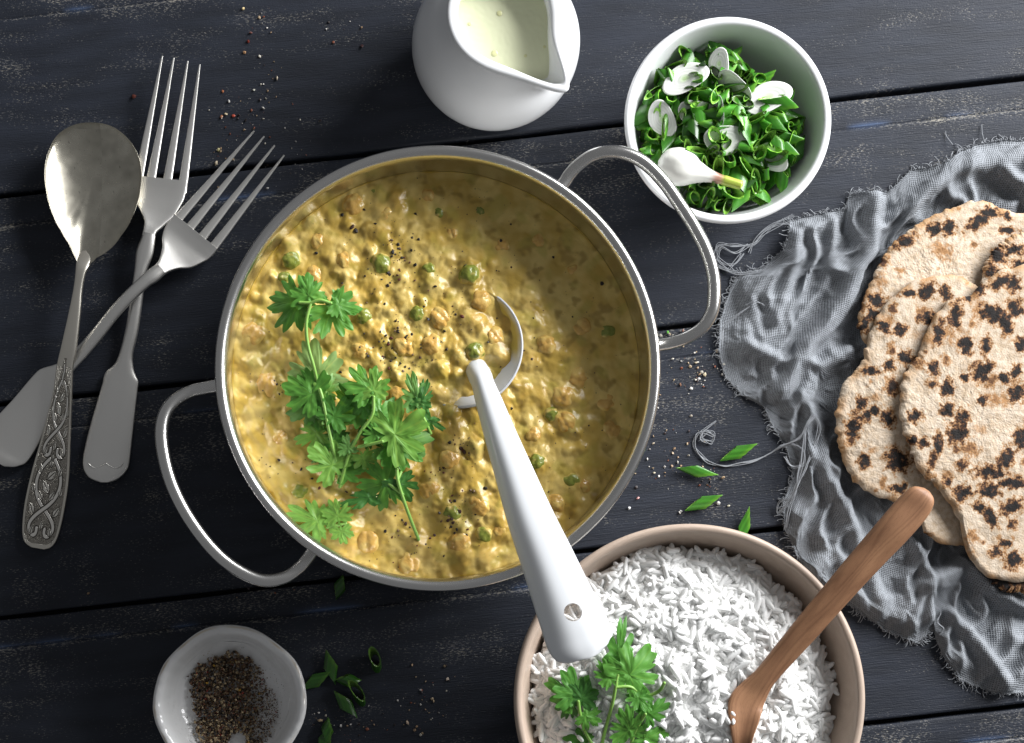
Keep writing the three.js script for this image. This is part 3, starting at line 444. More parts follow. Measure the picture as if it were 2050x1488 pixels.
  // the small whole bulb
  const A = P(1318, 322, 0.042), Z = P(1487, 372, 0.046), dir = Z.clone().sub(A), len = dir.length();
  const bp = [[0, 0.2], [0.03, 4.0], [0.08, 6.6], [0.18, 8.4], [0.27, 8.6], [0.36, 7.6], [0.46, 5.4], [0.56, 3.6], [0.66, 2.6], [0.76, 2.2], [0.79, 2.35], [0.88, 2.25], [0.96, 2.2], [0.985, 1.9], [1, 0.2]];
  const bulb = grid(40, 60, (u, v) => { const q = catmull(bp, v), a = u * 6.2832, rr = Math.max(q[1], 0) * mm * (1 + 0.015 * Math.cos(a * 9)); return [Math.cos(a) * rr, q[0] * len, Math.sin(a) * rr]; }, { wrap: true, flip: true, color: (u, v) => { const t = catmull(bp, v)[0], w = [0.82, 0.82, 0.76], pk = [0.50, 0.27, 0.20], gr = [0.42, 0.52, 0.08], st = 0.94 + 0.06 * Math.cos(u * 62); let c = mix3(w, pk, sstep(t, 0.6, 0.70)); c = mix3(c, gr, sstep(t, 0.72, 0.80)); return [c[0] * st, c[1] * st, c[2] * st]; } });
  bulb.applyQuaternion(new THREE.Quaternion().setFromUnitVectors(new THREE.Vector3(0, 1, 0), dir.clone().normalize())).translate(A.x, A.y, A.z);
  solo('spring_onion_bulb', bulb, std(1, 1, 1, 0.3, { vertexColors: true }), A, 'small whole white spring onion bulb with cut stem in the white bowl', 'onion bulb');
  // slices strewn on the table
  const tb = [[1478, 906, 4, 1, 0.12, 'green onion slice on the table under the curled loose thread'], [1395, 944, 6, 1, -0.42, 'green onion slice on the table, middle of the three right of the pot'], [1408, 1007, 4, 1, 0.08, 'green onion slice on the table nearest the rim of the rice bowl, beside salt crystals'], [1490, 1056, 6, 1, 1.1, 'green onion slice peeping out behind the upper rim of the rice bowl'],
    [662, 1336, 1, 3, 1.45, 'upright dark green onion slice, topmost of the cluster by the pepper dish'], [632, 1363, 1, 3, 0.2, 'dark green onion slice nearest the pepper dish in the cluster on the table'], [697, 1362, 3, 3, -0.5, 'dark green onion slice in the centre of the cluster by the pepper dish'], [692, 1410, 1, 3, 1.9, 'longest green onion slice, lowest of the cluster by the pepper dish'], [716, 1388, 2, 3, 0.9, 'green onion ring on the right side of the cluster by the pepper dish'], [752, 1322, 0, 3, 1.3, 'single dark green onion ring lying apart, right of the cluster'], [655, 1462, 3, 3, 1.0, 'upper of two green onion slices at the bottom edge, right of the pepper dish'], [650, 1484, 1, 3, 0.8, 'lower of two green onion slices at the bottom edge, right of the pepper dish'], [680, 1176, 3, 3, 0.8, 'dark onion slice in the shadow below the left pot handle']];
  for (const [px, py, k, m, a, label] of tb) { const h = k === 0 || k === 2 ? 0.0034 : 0.0025, o = ring(k, m, P(px, py, h), k === 0 || k === 2 ? [Math.PI / 2 - 0.5, 0.1, a] : [0.05, Math.PI / 2 + a, 0.1], label); if (k === 4 || k === 6) o.scale.set(0.78, 0.8, 1.1); }
}

// ------------------------------------------------------------------ rice bowl
const RB = P(1381, 1401, 0.06); RB.y = 0;
const clay = dataTex(512, 512, (x, y, o) => { const n = n2(x * 0.02, y * 0.02) * 0.5 + n2(x * 0.12, y * 0.12) * 0.3, s = n2(x * 0.5, y * 0.5) > 0.82 ? -18 : 0; o[0] = 174 + n * 9 + s; o[1] = 156 + n * 9 + s; o[2] = 141 + n * 9 + s; }, true);
{
  const g = thing('rice_bowl', RB, 'matt taupe stoneware bowl full of white rice', 'bowl');
  const prof = [[0, 1.5], [32, 1.5], [34, 0], [38, 0], [40, 2], [50, 10], [62, 22], [71, 36], [77.5, 52], [79.4, 57.6], [79.8, 59.2], [79.2, 60.3], [78.0, 60.8], [76.6, 60.4], [75.8, 59.2], [75.2, 57], [72.2, 46], [66.5, 33], [57, 20], [46, 10.5], [34, 7], [0, 6]];
  const pr = []; for (let i = 0; i <= 120; i++) { const q = catmull(prof, i / 120); pr.push([Math.max(q[0], 0), q[1]]); }
  const lg = new THREE.LatheGeometry(V2(pr), 200), uv = lg.attributes.uv; for (let i = 0; i < uv.count; i++) uv.setXY(i, uv.getX(i) * 6, uv.getY(i) * 3);
  local('body', lg, new THREE.MeshPhysicalMaterial({ map: clay, roughness: 0.42, specularIntensity: 0.8 }), g);
}
const riceTop = (x, z) => { const d = Math.hypot(x, z) / 69; return 44 + 15.5 * (1 - Math.pow(Math.min(d, 1), 2.2)) + (3.4 * n2(x * 0.05 + 3, z * 0.05) + 1.9 * n2(x * 0.12, z * 0.12 + 4)) * (1 - 0.4 * d); };
const riceY = (px, py) => { const p = P(px, py, 0.058); return riceTop((p.x - RB.x) / mm, (p.z - RB.z) / mm) * mm; };
{
  const r = rng(55), g = thing('cooked_rice', RB.clone().setY(0.04), 'loose fluffy cooked white rice filling the taupe bowl', 'rice');
  const riceM = std(0.97, 0.97, 0.955, 0.42, { specularIntensity: 0.7, transmission: 0.22, thickness: 0 });
  const grains = [0, 1, 2, 3].map((k) => { const s = new THREE.SphereGeometry(1, 14, 10), p = s.attributes.position; for (let i = 0; i < p.count; i++) { const x = p.getX(i), y = p.getY(i), z = p.getZ(i), t = Math.sqrt(1 - Math.abs(y) ** 3.2) / Math.max(0.05, Math.sqrt(1 - y * y)) * (Math.abs(y) > 0.999 ? 0 : 1); p.setXYZ(i, x * t * (1 + 0.12 * n3(x + k, y, z)) + 0.28 * (y * y) * [0.5, -0.3, 0.9, 0.1][k], y, z * t * (1 + 0.1 * n3(x, y + k, z))); } s.computeVertexNormals(); return s; });
  const heap = grid(120, 40, (u, v) => { const a = -u * 6.2832, d = v * 69, x = Math.cos(a) * d, z = Math.sin(a) * d; return [x * mm, (riceTop(x, z) - 0.3) * mm - 0.04 - (v > 0.98 ? 0.004 : 0), z * mm]; }, { wrap: true });
  const mass = local('rice_bed', heap, riceM, g);
  const all = [];
  const lay = (n, depth, tilt, gap) => { let k = 0; const cell = new Map(); for (let t = 0; t < n * 14 && k < n; t++) {
    const a = r() * 6.283, d = Math.sqrt(r()) * (68.5 + n2(Math.cos(a) * 3, Math.sin(a) * 3) * 2.5), x = Math.cos(a) * d, z = Math.sin(a) * d, key = Math.floor(x / gap) * 1000 + Math.floor(z / gap); if (cell.has(key)) continue; cell.set(key, 1); k++;
    const y = riceTop(x, z) + depth + r() * 1.1, e = 0.8, nx = -(riceTop(x + e, z) - riceTop(x - e, z)) / (2 * e), nz = -(riceTop(x, z + e) - riceTop(x, z - e)) / (2 * e), up = new THREE.Vector3(nx, 1, nz).normalize();
    const dir = new THREE.Vector3(r() - 0.5, (r() - 0.5) * tilt, r() - 0.5).normalize(); dir.addScaledVector(up, -dir.dot(up) * (1 - tilt * 0.6)).normalize();
    const q = new THREE.Quaternion().setFromUnitVectors(new THREE.Vector3(0, 1, 0), dir), l = (r() < 0.18 ? 2.2 : 3.7) + r() * 1.4, w = 1.12 + r() * 0.28;
    all.push({ p: new THREE.Vector3(x * mm, y * mm - 0.04, z * mm), q, s: new THREE.Vector3(w * mm, l * mm, w * mm), y: y + (z > 30 ? -8 : 0), k: Math.floor(r() * 4) });
  } };
  lay(2000, -1.9, 0.4, 1.7); lay(1900, -0.9, 0.45, 1.9); lay(640, 0.1, 0.6, 4.0);
  const inView = (e) => e.p.z + RB.z < (1488 - NY) * SC * 0.925;
  const tops = all.slice(-640).filter(inView).slice(0, 300), set = new Set(tops);
  for (const e of tops) { const m = local('rice_grain', grains[e.k], riceM, g); m.position.copy(e.p); m.quaternion.copy(e.q); m.scale.copy(e.s); }
  const rest = all.filter((e) => !set.has(e)); for (let k = 0; k < 4; k++) instanced('rice_mass', grains[k], riceM, rest.filter((e) => e.k === k), g);
  const dirt = rng(8), specks = []; for (let i = 0; i < 40; i++) { const a = dirt() * 6.28, d = Math.sqrt(dirt()) * 60, x = Math.cos(a) * d, z = Math.sin(a) * d; specks.push({ p: new THREE.Vector3(x * mm, (riceTop(x, z) + 0.6) * mm - 0.04, z * mm), q: randQ(dirt), s: new THREE.Vector3(1, 1, 1).multiplyScalar((0.25 + dirt() * 0.4) * mm), c: [0.16, 0.10, 0.05] }); }
  const sp = instanced('pepper_speck', flakeG, pepperM, specks, g);
  const hf = (x, y) => riceY(x, y);
  sprig('coriander sprig on the rice with a long stem, its tip under the serving spoon', [[[1203, 1500, 2], [1215, 1450, 4], [1226, 1410, 6], [1233, 1376, 7.5], [1238, 1352, 8]], [[1233, 1376, 7.5], [1262, 1376, 7], [1284, 1392, 6]], [[1284, 1400, 6], [1318, 1385, 8], [1330, 1368, 10]], [[1262, 1500, 2], [1266, 1482, 3], [1280, 1450, 5], [1292, 1430, 6]]],
    [[1236, 1350, 1248, 1232, 0.42, 8, 9, 1], [1232, 1372, 1200, 1318, 0.75, 7.5, 8, 0], [1240, 1374, 1312, 1298, 0.95, 8, 9, 0], [1270, 1382, 1300, 1428, 0.8, 6.5, 6, 1], [1285, 1440, 1338, 1402, 0.75, 6, 5, 1], [1266, 1484, 1246, 1412, 0.85, 4, 7, 0], [1268, 1486, 1342, 1462, 0.95, 4, 5, 0]], hf, 111);
  sprig('coriander sprig on the rice left of the longer one, leaves spread to both sides', [[[1192, 1500, 2], [1172, 1466, 4], [1162, 1432, 6], [1158, 1405, 7]]],
    [[1160, 1412, 1132, 1338, 1.0, 7, 8, 1], [1158, 1408, 1094, 1362, 0.7, 7, 6, 0], [1156, 1412, 1108, 1412, 0.85, 6, 4, 1], [1160, 1418, 1176, 1356, 0.85, 7, 8, 1], [1162, 1426, 1204, 1452, 0.95, 6.5, 6, 0], [1182, 1492, 1128, 1472, 0.8, 3, 3, 1]], hf, 112);
}

// ------------------------------------------------------------------ wooden spoon
{
  const wood = document.createElement('canvas'); wood.width = 256; wood.height = 1024; const x = wood.getContext('2d'), im = x.createImageData(256, 1024);
  for (let j = 0, k = 0; j < 1024; j++) for (let i = 0; i < 256; i++, k += 4) {
    const u = i / 256, v = j / 1024, w = u * 5 + 1.3 * n2(u * 1.5, v * 2) + v * 1.6, ringv = 0.5 + 0.5 * Math.sin(w * 5.2), fine = n2(u * 60, v * 9) * 0.5 + n2(u * 140, v * 22) * 0.35, pore = n2(u * 90, v * 40) > 0.7 ? 1 : 0;
    const t = clamp(0.35 + 0.26 * ringv ** 2 + 0.26 * fine + 0.25 * n2(u * 1.5, v * 4), 0, 1), c = mix3([0.38, 0.20, 0.105], [0.165, 0.074, 0.038], t);
    const s = 1 - pore * 0.35; im.data[k] = toS(c[0] * s); im.data[k + 1] = toS(c[1] * s); im.data[k + 2] = toS(c[2] * s); im.data[k + 3] = 255;
  }
  x.putImageData(im, 0, 0); const t = new THREE.CanvasTexture(wood); t.colorSpace = THREE.SRGBColorSpace; t.wrapS = t.wrapT = THREE.RepeatWrapping;
  const wm = new THREE.MeshPhysicalMaterial({ map: t, bumpMap: t, bumpScale: 0.00025, roughness: 0.5, specularIntensity: 0.7 });
  const g = thing('wooden_spoon', P(1484, 1480, 0.05), 'brown wooden spoon stuck in the rice, its handle lying over the bowl rim', 'spoon');
  const st = [[1856, 982, 8, 86.5, 3], [1852, 987, 22, 86, 5], [1843, 998, 30, 85.5, 6.5], [1825, 1020, 34, 84, 7.5], [1790, 1060, 34, 82, 8], [1750, 1104, 32, 79, 8], [1707, 1152, 30, 76, 8], [1660, 1206, 28, 72.5, 7.5], [1610, 1264, 26.5, 68.5, 7], [1567, 1314, 24, 65, 6.5], [1530, 1358, 23, 62.5, 6], [1508, 1386, 30, 61, 5.5], [1492, 1412, 35, 61, 4.5], [1487, 1445, 29, 61.5, 4], [1484, 1478, 20, 61, 4], [1482, 1510, 12, 58, 4]];
  part('handle', ribbon(st, { m: 170, k: 32, e: 0.72, bend: (v, x) => v > 0.8 ? 2.6 * sstep(v, 0.8, 0.9) * (x < 0 ? x * x : 0.5 * x * x) : 0 }), wm, g);
  // blade: the hollow of the spoon, its edge showing on the left where it dips into the rice
  const C = P(1478, 1462, 0.053), ax = P(1508, 1390, 0.06).sub(P(1470, 1490, 0.05)).normalize(), sd = new THREE.Vector3(-0.92, 0.25, 0.32); sd.addScaledVector(ax, -sd.dot(ax)).normalize(); const nn = new THREE.Vector3().crossVectors(ax, sd).normalize(); if (nn.y < 0) nn.negate();
  const shell = (o2) => grid(60, 14, (u, v) => { const a = u * 6.2832, d = v, X = Math.cos(a) * d * 0.021, Y = Math.sin(a) * d * 0.0125, q = C.clone().addScaledVector(ax, X).addScaledVector(sd, Y).addScaledVector(nn, -0.0055 * (1 - d * d) - o2); return [q.x, q.y, q.z]; }, { wrap: true, uv: (u, v, p) => [(p[0] - C.x) / 0.03, (p[2] - C.z) / 0.08], flip: o2 > 0 });
  part('blade', mergeGeometries([shell(0), shell(0.0022)]), wm, g);
}

// ------------------------------------------------------------------ hand-made dish of pepper
{
  const B = P(459, 1403, 0.022); B.y = 0;
  const g = thing('pepper_dish', B, 'uneven hand-made white glazed dish holding ground pepper', 'dish');
  const prof = [[0, 1], [20, 1], [26, 0.4], [30, 1.5], [33.6, 8], [35.4, 16], [36.1, 20], [35.8, 21.8], [34.6, 22.6], [33.0, 22.2], [31.6, 20.6], [30.2, 17], [28.6, 12], [26.6, 8], [23.5, 5.2], [18, 4.0], [0, 3.8]];
  const irr = (a) => 1 + 0.02 * Math.cos(a * 2 + 0.6) + 0.016 * Math.cos(a * 3 - 1) + 0.009 * Math.cos(a * 5 + 2) + 0.006 * Math.sin(a * 9) - 0.05 * Math.exp(-(((a - 0.95) / 0.13) ** 2)) * 0.5;
  let cur;
  const dish = grid(220, 130, (u, v) => { const q = catmull(prof, v), a = u * 6.2832, w = irr(a), r = Math.max(q[0], 0) * w, y = q[1] + (q[1] > 10 ? 0.7 * Math.sin(a * 2 + 1) + 0.4 * Math.sin(a * 5) + 0.35 * n2(Math.cos(a) * 4, Math.sin(a) * 4) : 0) + 0.15 * n2(r * 0.2 * Math.cos(a), r * 0.2 * Math.sin(a)); cur = [q, a, v]; return [Math.cos(a) * r * mm, y * mm, Math.sin(a) * r * mm]; }, { wrap: true, color: () => {
    const [q, a, v] = cur, rim = Math.exp(-(((v - 0.475) / 0.022) ** 2)), bare = clamp(rim * (0.35 + 0.9 * n2(Math.cos(a) * 2.2 + 4, Math.sin(a) * 2.2)), 0, 1); const sp = n2(Math.cos(a) * q[0] * 0.5, Math.sin(a) * q[0] * 0.5) > 0.8 ? 0.93 : 1; return mix3([0.74 * sp, 0.74 * sp, 0.735 * sp], [0.46, 0.34, 0.18], bare * 0.75); } });
  local('body', dish, std(1, 1, 1, 0.18, { vertexColors: true }), g);
  const poly = [[461, 1305], [498, 1316], [523, 1338], [536, 1372], [560, 1403], [556, 1440], [535, 1488], [520, 1515], [420, 1515], [402, 1485], [388, 1423], [379, 1355], [394, 1336], [416, 1321]];
  const r = rng(71), list = [], tones = [[0.04, 0.026, 0.018], [0.07, 0.04, 0.024], [0.12, 0.07, 0.035], [0.02, 0.014, 0.012], [0.34, 0.25, 0.14], [0.44, 0.34, 0.20], [0.15, 0.06, 0.03], [0.09, 0.05, 0.028], [0.20, 0.13, 0.07]];
  const cx = 465, cy = 1400;
  for (let i = 0; i < 11000; i++) {
    const x = 370 + r() * 205, y = 1295 + r() * 222, inside = inPoly(x + n2(x * 0.08, y * 0.08) * 6, y + n2(x * 0.08 + 9, y * 0.08) * 6, poly); if (!inside && r() > 0.05 * (x > 520 ? 1.8 : 0.5)) continue;
    if (Math.hypot(x - 476, y - 1484) < 17) continue;
    const d = Math.hypot((x - cx) / 95, (y - cy) / 110), fl = (rad) => rad < 18 ? 4.1 : 4.1 + Math.max(0, rad - 18) ** 1.55 * 0.16, p0 = P(x, y, 0.006), rad = Math.hypot(p0.x - B.x, p0.z - B.z) / mm;
    const lift = inside ? r() * 5.2 * Math.max(0, 1 - d * d * 0.8) : 0.1, fine = lerp(1, 0.5, sstep(x + 14 * n2(x * 0.05, y * 0.05), 485, 535)), s = (0.26 + Math.pow(r(), 2) * 0.72) * mm * fine * (inside ? 1 : 0.5), h = (fl(rad) + lift) * mm;
    let c = tones[Math.floor(r() * 9)]; if (r() < 0.012) c = [0.26, 0.03, 0.018]; if (r() < 0.006) c = [0.5, 0.28, 0.03]; if (x < 505 && y > 1440 && r() < 0.3) c = tones[4 + Math.floor(r() * 2)];
    list.push({ p: P(x, y, h), q: randQ(r), s: new THREE.Vector3(s, s, s), c });
  }
  instanced('ground_pepper', flakeG, pepperM, list, null, 'coarsely ground brown pepper heaped in the white dish', 'pepper');
}

// ------------------------------------------------------------------ crumbs of spice and salt on the table
{
  const r = rng(404), list = [], cl = [[480, 240, 70, 60, 60], [450, 300, 30, 40, 20], [530, 150, 40, 60, 26], [520, 40, 30, 60, 16], [560, 330, 60, 60, 14], [700, 70, 60, 50, 14], [1390, 740, 70, 50, 90], [1360, 670, 50, 14, 26], [1300, 800, 60, 60, 26], [1330, 950, 90, 90, 50], [1420, 970, 40, 60, 24], [840, 1420, 80, 60, 60], [700, 1450, 60, 50, 40], [640, 1440, 30, 40, 14], [560, 1190, 120, 30, 12], [880, 1360, 80, 60, 20], [1330, 900, 100, 60, 30], [600, 270, 60, 100, 14], [420, 380, 30, 30, 6], [1720, 1330, 80, 40, 8], [180, 1190, 160, 120, 10]];
  const tones = [[0.45, 0.42, 0.36], [0.5, 0.48, 0.46], [0.36, 0.27, 0.17], [0.30, 0.2, 0.12], [0.2, 0.06, 0.03], [0.03, 0.02, 0.02], [0.55, 0.52, 0.48]];
  for (const [x, y, sx, sy, n] of cl) for (let i = 0; i < n; i++) { const px = x + (r() + r() - 1) * sx, py = y + (r() + r() - 1) * sy, s = (0.12 + Math.pow(r(), 3.2) * 0.85) * mm; list.push({ p: P(px, py, s * 0.45), q: randQ(r), s: new THREE.Vector3(s, s, s), c: tones[Math.floor(r() * 7)] }); }
  for (const [px, py, s, c] of [[1277, 998, 1.1, [0.5, 0.25, 0.24]], [1260, 1018, 1.0, [0.62, 0.62, 0.62]], [1363, 1024, 0.9, [0.6, 0.6, 0.6]], [1438, 1008, 1.3, [0.66, 0.66, 0.64]], [1459, 1013, 0.9, [0.55, 0.52, 0.4]], [1448, 956, 1.2, [0.45, 0.32, 0.2]], [1274, 976, 0.9, [0.04, 0.03, 0.03]], [1411, 750, 1.1, [0.5, 0.42, 0.28]], [1384, 778, 1.0, [0.6, 0.58, 0.55]], [1362, 770, 1.0, [0.3, 0.16, 0.1]], [1394, 726, 0.9, [0.5, 0.42, 0.3]], [1323, 672, 1.0, [0.6, 0.58, 0.5]], [1337, 665, 1.0, [0.10, 0.35, 0.04]], [1384, 833, 0.9, [0.5, 0.45, 0.38]], [1308, 888, 0.9, [0.5, 0.42, 0.32]], [1310, 947, 0.9, [0.4, 0.35, 0.25]], [641, 1443, 1.6, [0.45, 0.33, 0.2]], [816, 1447, 1.3, [0.42, 0.32, 0.24]], [896, 1360, 0.9, [0.5, 0.42, 0.35]], [554, 156, 1.1, [0.5, 0.42, 0.32]], [508, 180, 0.8, [0.6, 0.58, 0.5]], [446, 183, 0.8, [0.4, 0.14, 0.06]], [452, 228, 1.0, [0.5, 0.4, 0.25]], [443, 234, 1.0, [0.36, 0.14, 0.06]], [467, 232, 1.0, [0.4, 0.06, 0.03]], [437, 300, 1.0, [0.55, 0.5, 0.25]], [433, 327, 1.5, [0.5, 0.42, 0.3]], [502, 66, 1.0, [0.15, 0.06, 0.05]], [497, 83, 1.0, [0.3, 0.05, 0.03]], [487, 17, 1.0, [0.55, 0.42, 0.2]], [489, 105, 1.0, [0.5, 0.28, 0.14]], [724, 92, 1.2, [0.04, 0.015, 0.015]], [268, 193, 1.4, [0.09, 0.02, 0.012]]]) list.push({ p: P(px, py, s * mm * 0.45), q: randQ(r), s: new THREE.Vector3(s, s, s).multiplyScalar(mm), c });
  instanced('spice_crumb', flakeG, std(1, 1, 1, 0.4), list, null, 'crumbs of cracked pepper and salt strewn over the dark planks', 'spice');
}

// ------------------------------------------------------------------ cutlery
const tarn = dataTex(512, 512, (x, y, o) => { const n = fbm(x * 0.009, y * 0.009) * 0.85 + fbm(x * 0.02, y * 0.02) * 0.15, s = n2(x * 0.12, y * 0.06) > 0.88 ? 0.8 : 1, k = clamp(0.9 + n * 0.2, 0.6, 1) * s; o[0] = 208 * k; o[1] = 203 * k; o[2] = 188 * k; }, true);
const tarnR = dataTex(512, 512, (x, y, o) => { const n = fbm(x * 0.009, y * 0.009) * 0.85 + fbm(x * 0.02 + 4, y * 0.02) * 0.15; o[0] = o[1] = o[2] = 255 * clamp(0.30 - n * 0.16, 0.15, 0.55); });
const oldSilver = new THREE.MeshPhysicalMaterial({ map: tarn, roughnessMap: tarnR, roughness: 1, metalness: 1 });
function forkThing(label, tines, palm, handle, base, curlAt) {
  const g = thing('dinner_fork', base, label, 'fork');
  for (const t of tines) part('tine', ribbon(t, { m: 30, k: 14, e: 0.62 }), cutSteel, g);
  part('palm', ribbon(palm, { m: 44, k: 28, e: 0.45, bend: (v, x) => 0.5 * x * x * Math.sin(v * 3.14) }), cutSteel, g);
  const h = part('handle', ribbon(handle, { m: 130, k: 34, e: 0.6, crown: 0.8 }), cutSteel, g);
  if (curlAt) { const [x, y, hh, w] = curlAt, cv = (s) => closedTube([[0, -9], [s * 10, -2], [s * 20, 2], [s * 30, -2], [s * 36, -8]].map(([dx, dy]) => P(x + dx * w, y + dy * w, hh * mm)), 0.00042, 24, 8); const m = new THREE.Mesh(mergeGeometries([cv(1), cv(-1)]), cutSteel); m.name = 'engraved_scroll'; m.geometry.applyMatrix4(h.matrixWorld.clone().invert()); g.updateMatrixWorld(true); m.geometry.applyMatrix4(g.matrixWorld.clone().invert()); h.add(m); }
  return g;
}
{
  const tine = (rx, ry, tx, ty, h0, h1, bow) => { const o = []; for (let i = 0; i <= 6; i++) { const t = i / 6, x = lerp(rx, tx, t), y = lerp(ry, ty, t); o.push([x, y, lerp(9.8, 1.6, t ** 1.15), lerp(h0, h1, t) - bow * Math.sin(t * 3.14), lerp(1.7, 1.0, t)]); } return o; };
  // fork lying lengthwise, under everything
  forkThing('steel fork lying upright in the picture, under the crossing fork and the ornate spoon',
    [[275, 368, 325, 112], [299, 376, 348, 116], [332, 381, 376, 122], [364, 386, 400, 129]].map(([a, b, c, d]) => tine(a, b, c, d, 6.45, 9.5, 1.4)),
    [[323, 357, 53, 7.2, 1.8], [321, 378, 52, 6.6, 2], [318, 400, 48, 6.6, 2.1], [314, 425, 37, 7.4, 2.2], [308, 445, 22, 8.6, 2.4], [301, 460, 14, 9.6, 2.8], [296, 475, 12.5, 10.2, 3]],
    [[299, 468, 12.5, 10.0, 3], [295, 485, 15, 9.8, 2.8], [289, 508, 17, 9.2, 2.8], [281, 545, 12.5, 8, 2.9], [273, 600, 12.5, 6.6, 2.9], [264, 660, 13, 5, 2.9], [253, 707, 13.5, 3.8, 2.8], [248, 734, 20, 3.2, 2.6], [243, 755, 34, 2.8, 2.5], [240, 775, 36, 2.6, 2.5], [232, 815, 39.5, 2.3, 2.5], [224, 855, 43, 2.2, 2.5], [215, 905, 46.5, 2.4, 2.5], [211, 932, 46, 3.0, 2.6], [210, 948, 39, 3.6, 2.6], [210, 960, 26, 3.9, 2.4], [210, 966, 10, 3.9, 2]], P(270, 560, 0), [211, 936, 5.0, 0.95]);
  // fork crossing over it
  forkThing('steel fork lying slantwise across the other fork, its handle under the ornate spoon',
    [[342, 455, 509, 262], [367, 472, 529, 273], [393, 490, 550, 291], [417, 508, 569, 311]].map(([a, b, c, d]) => tine(a, b, c, d, 7.45, 10.5, 1.4)),
    [[392, 463, 56, 8.2, 1.8], [383, 475, 56, 7.6, 2], [371, 490, 53, 7.4, 2.1], [356, 508, 42, 8.4, 2.2], [342, 521, 26, 9.8, 2.4], [329, 533, 16, 11.4, 2.8], [318, 542, 13, 12.6, 3]],
    [[322, 539, 13, 12.4, 3], [306, 552, 14.5, 13.2, 3], [290, 564, 13, 13.4, 3], [262, 590, 12.5, 13, 2.9], [230, 624, 12.5, 11.4, 2.9], [195, 668, 13, 9, 2.9], [165, 703, 13.5, 7, 2.8], [130, 738, 17, 5.2, 2.6], [108, 760, 32, 4.4, 2.5], [96, 774, 37, 4.0, 2.5], [62, 826, 45, 3.2, 2.5], [32, 868, 51, 2.8, 2.5], [10, 900, 50, 2.8, 2.5], [0, 916, 38, 3.4, 2.4], [-6, 926, 18, 3.6, 2]], P(230, 620, 0), null);
  // ornate spoon
  const g = thing('table_spoon', P(140, 700, 0), 'tarnished old spoon with a vine ornament cast on its handle, lying on the fork', 'spoon');
  const out = [[187, 246], [220, 252], [250, 272], [272, 302], [283, 345], [280, 385], [266, 430], [243, 470], [215, 502], [192, 516], [181, 528], [168, 531], [157, 528], [150, 514], [139, 490], [122, 462], [105, 428], [93, 385], [89, 345], [96, 305], [116, 270], [150, 250]];
  const c0 = [186, 352], polar = out.map(([x, y]) => [Math.atan2(y - c0[1], x - c0[0]), Math.hypot(x - c0[0], y - c0[1])]).sort((a, b) => a[0] - b[0]);
  const rad = (a) => { a = Math.atan2(Math.sin(a), Math.cos(a)); let i = polar.findIndex((p) => p[0] > a); const n = polar.length; if (i < 0) i = 0; const q0 = polar[(i + n - 1) % n], q1 = polar[i]; let d = q1[0] - q0[0], t = a - q0[0]; if (d < 0) d += 6.2832; if (t < 0) t += 6.2832; const f = t / d, qa = polar[(i + n - 2) % n][1], qb = polar[(i + 1) % n][1]; return catmull([[qa], [q0[1]], [q1[1]], [qb]], (1 + f) / 3)[0]; };
  const bowlAt = (a, d, off) => { const r = rad(a) * d, x = c0[0] + Math.cos(a) * r, y = c0[1] + Math.sin(a) * r, slope = (y - 340) / 200, h = 12.5 + 2.2 * slope - 8.5 * Math.pow(Math.max(0, 1 - d * d), 0.85) - off; return P(x, y, h * mm); };
  const sh = (off) => grid(140, 34, (u, v) => { const p = bowlAt(-u * 6.2832, v * (off ? 1.004 : 1), off); return [p.x, p.y, p.z]; }, { wrap: true, flip: off > 0, uv: (u, v, p) => [p[0] / 0.11 + 0.2, p[2] / 0.11] });
  const lip = grid(140, 8, (u, v) => { const b = v * 6.2832, p = bowlAt(-u * 6.2832, 1.0 + 0.007 * Math.cos(b), 0.45 - 0.5 * Math.sin(b)); return [p.x, p.y, p.z]; }, { wrap: true, uv: (u, v, p) => [p[0] / 0.11 + 0.2, p[2] / 0.11] });
  part('bowl', mergeGeometries([sh(0), sh(0.9), lip]), oldSilver, g);
  // ornament: raised vine on a dark stippled ground
  const W = 256, H = 1536, mk = () => { const c = document.createElement('canvas'); c.width = W; c.height = H; return c; }, cv = mk(), x = cv.getContext('2d');
  x.fillStyle = '#d6d1c6'; x.fillRect(0, 0, W, H);
  const y0 = 568, r = rng(88); x.fillStyle = '#9a958c';
  x.beginPath(); x.moveTo(96, y0 + 60); x.lineTo(110, y0); x.lineTo(150, y0); x.lineTo(162, y0 + 60); x.lineTo(236, y0 + 170); x.lineTo(240, H - 70); x.quadraticCurveTo(230, H - 26, 190, H - 22); x.lineTo(66, H - 22); x.quadraticCurveTo(26, H - 26, 16, H - 70); x.lineTo(20, y0 + 170); x.closePath(); x.fill();
  for (let i = 0; i < 5200; i++) { const q = r(); x.fillStyle = q < 0.5 ? '#a09b92' : q < 0.8 ? '#4c4944' : '#bdb8ae'; const px = 18 + r() * 220, py = y0 + 40 + r() * (H - y0 - 70); x.fillRect(px, py, 3, 3); }
  const line = (w, col, pts) => { x.strokeStyle = col; x.lineWidth = w; x.lineCap = 'round'; x.lineJoin = 'round'; x.beginPath(); x.moveTo(...pts[0]); for (let i = 1; i + 2 < pts.length + 0; i += 3) x.bezierCurveTo(...pts[i], ...pts[i + 1], ...pts[i + 2]); x.stroke(); };
  const vine = (pts) => { line(30, '#57534d', pts); line(19, '#f2eee6', pts); };
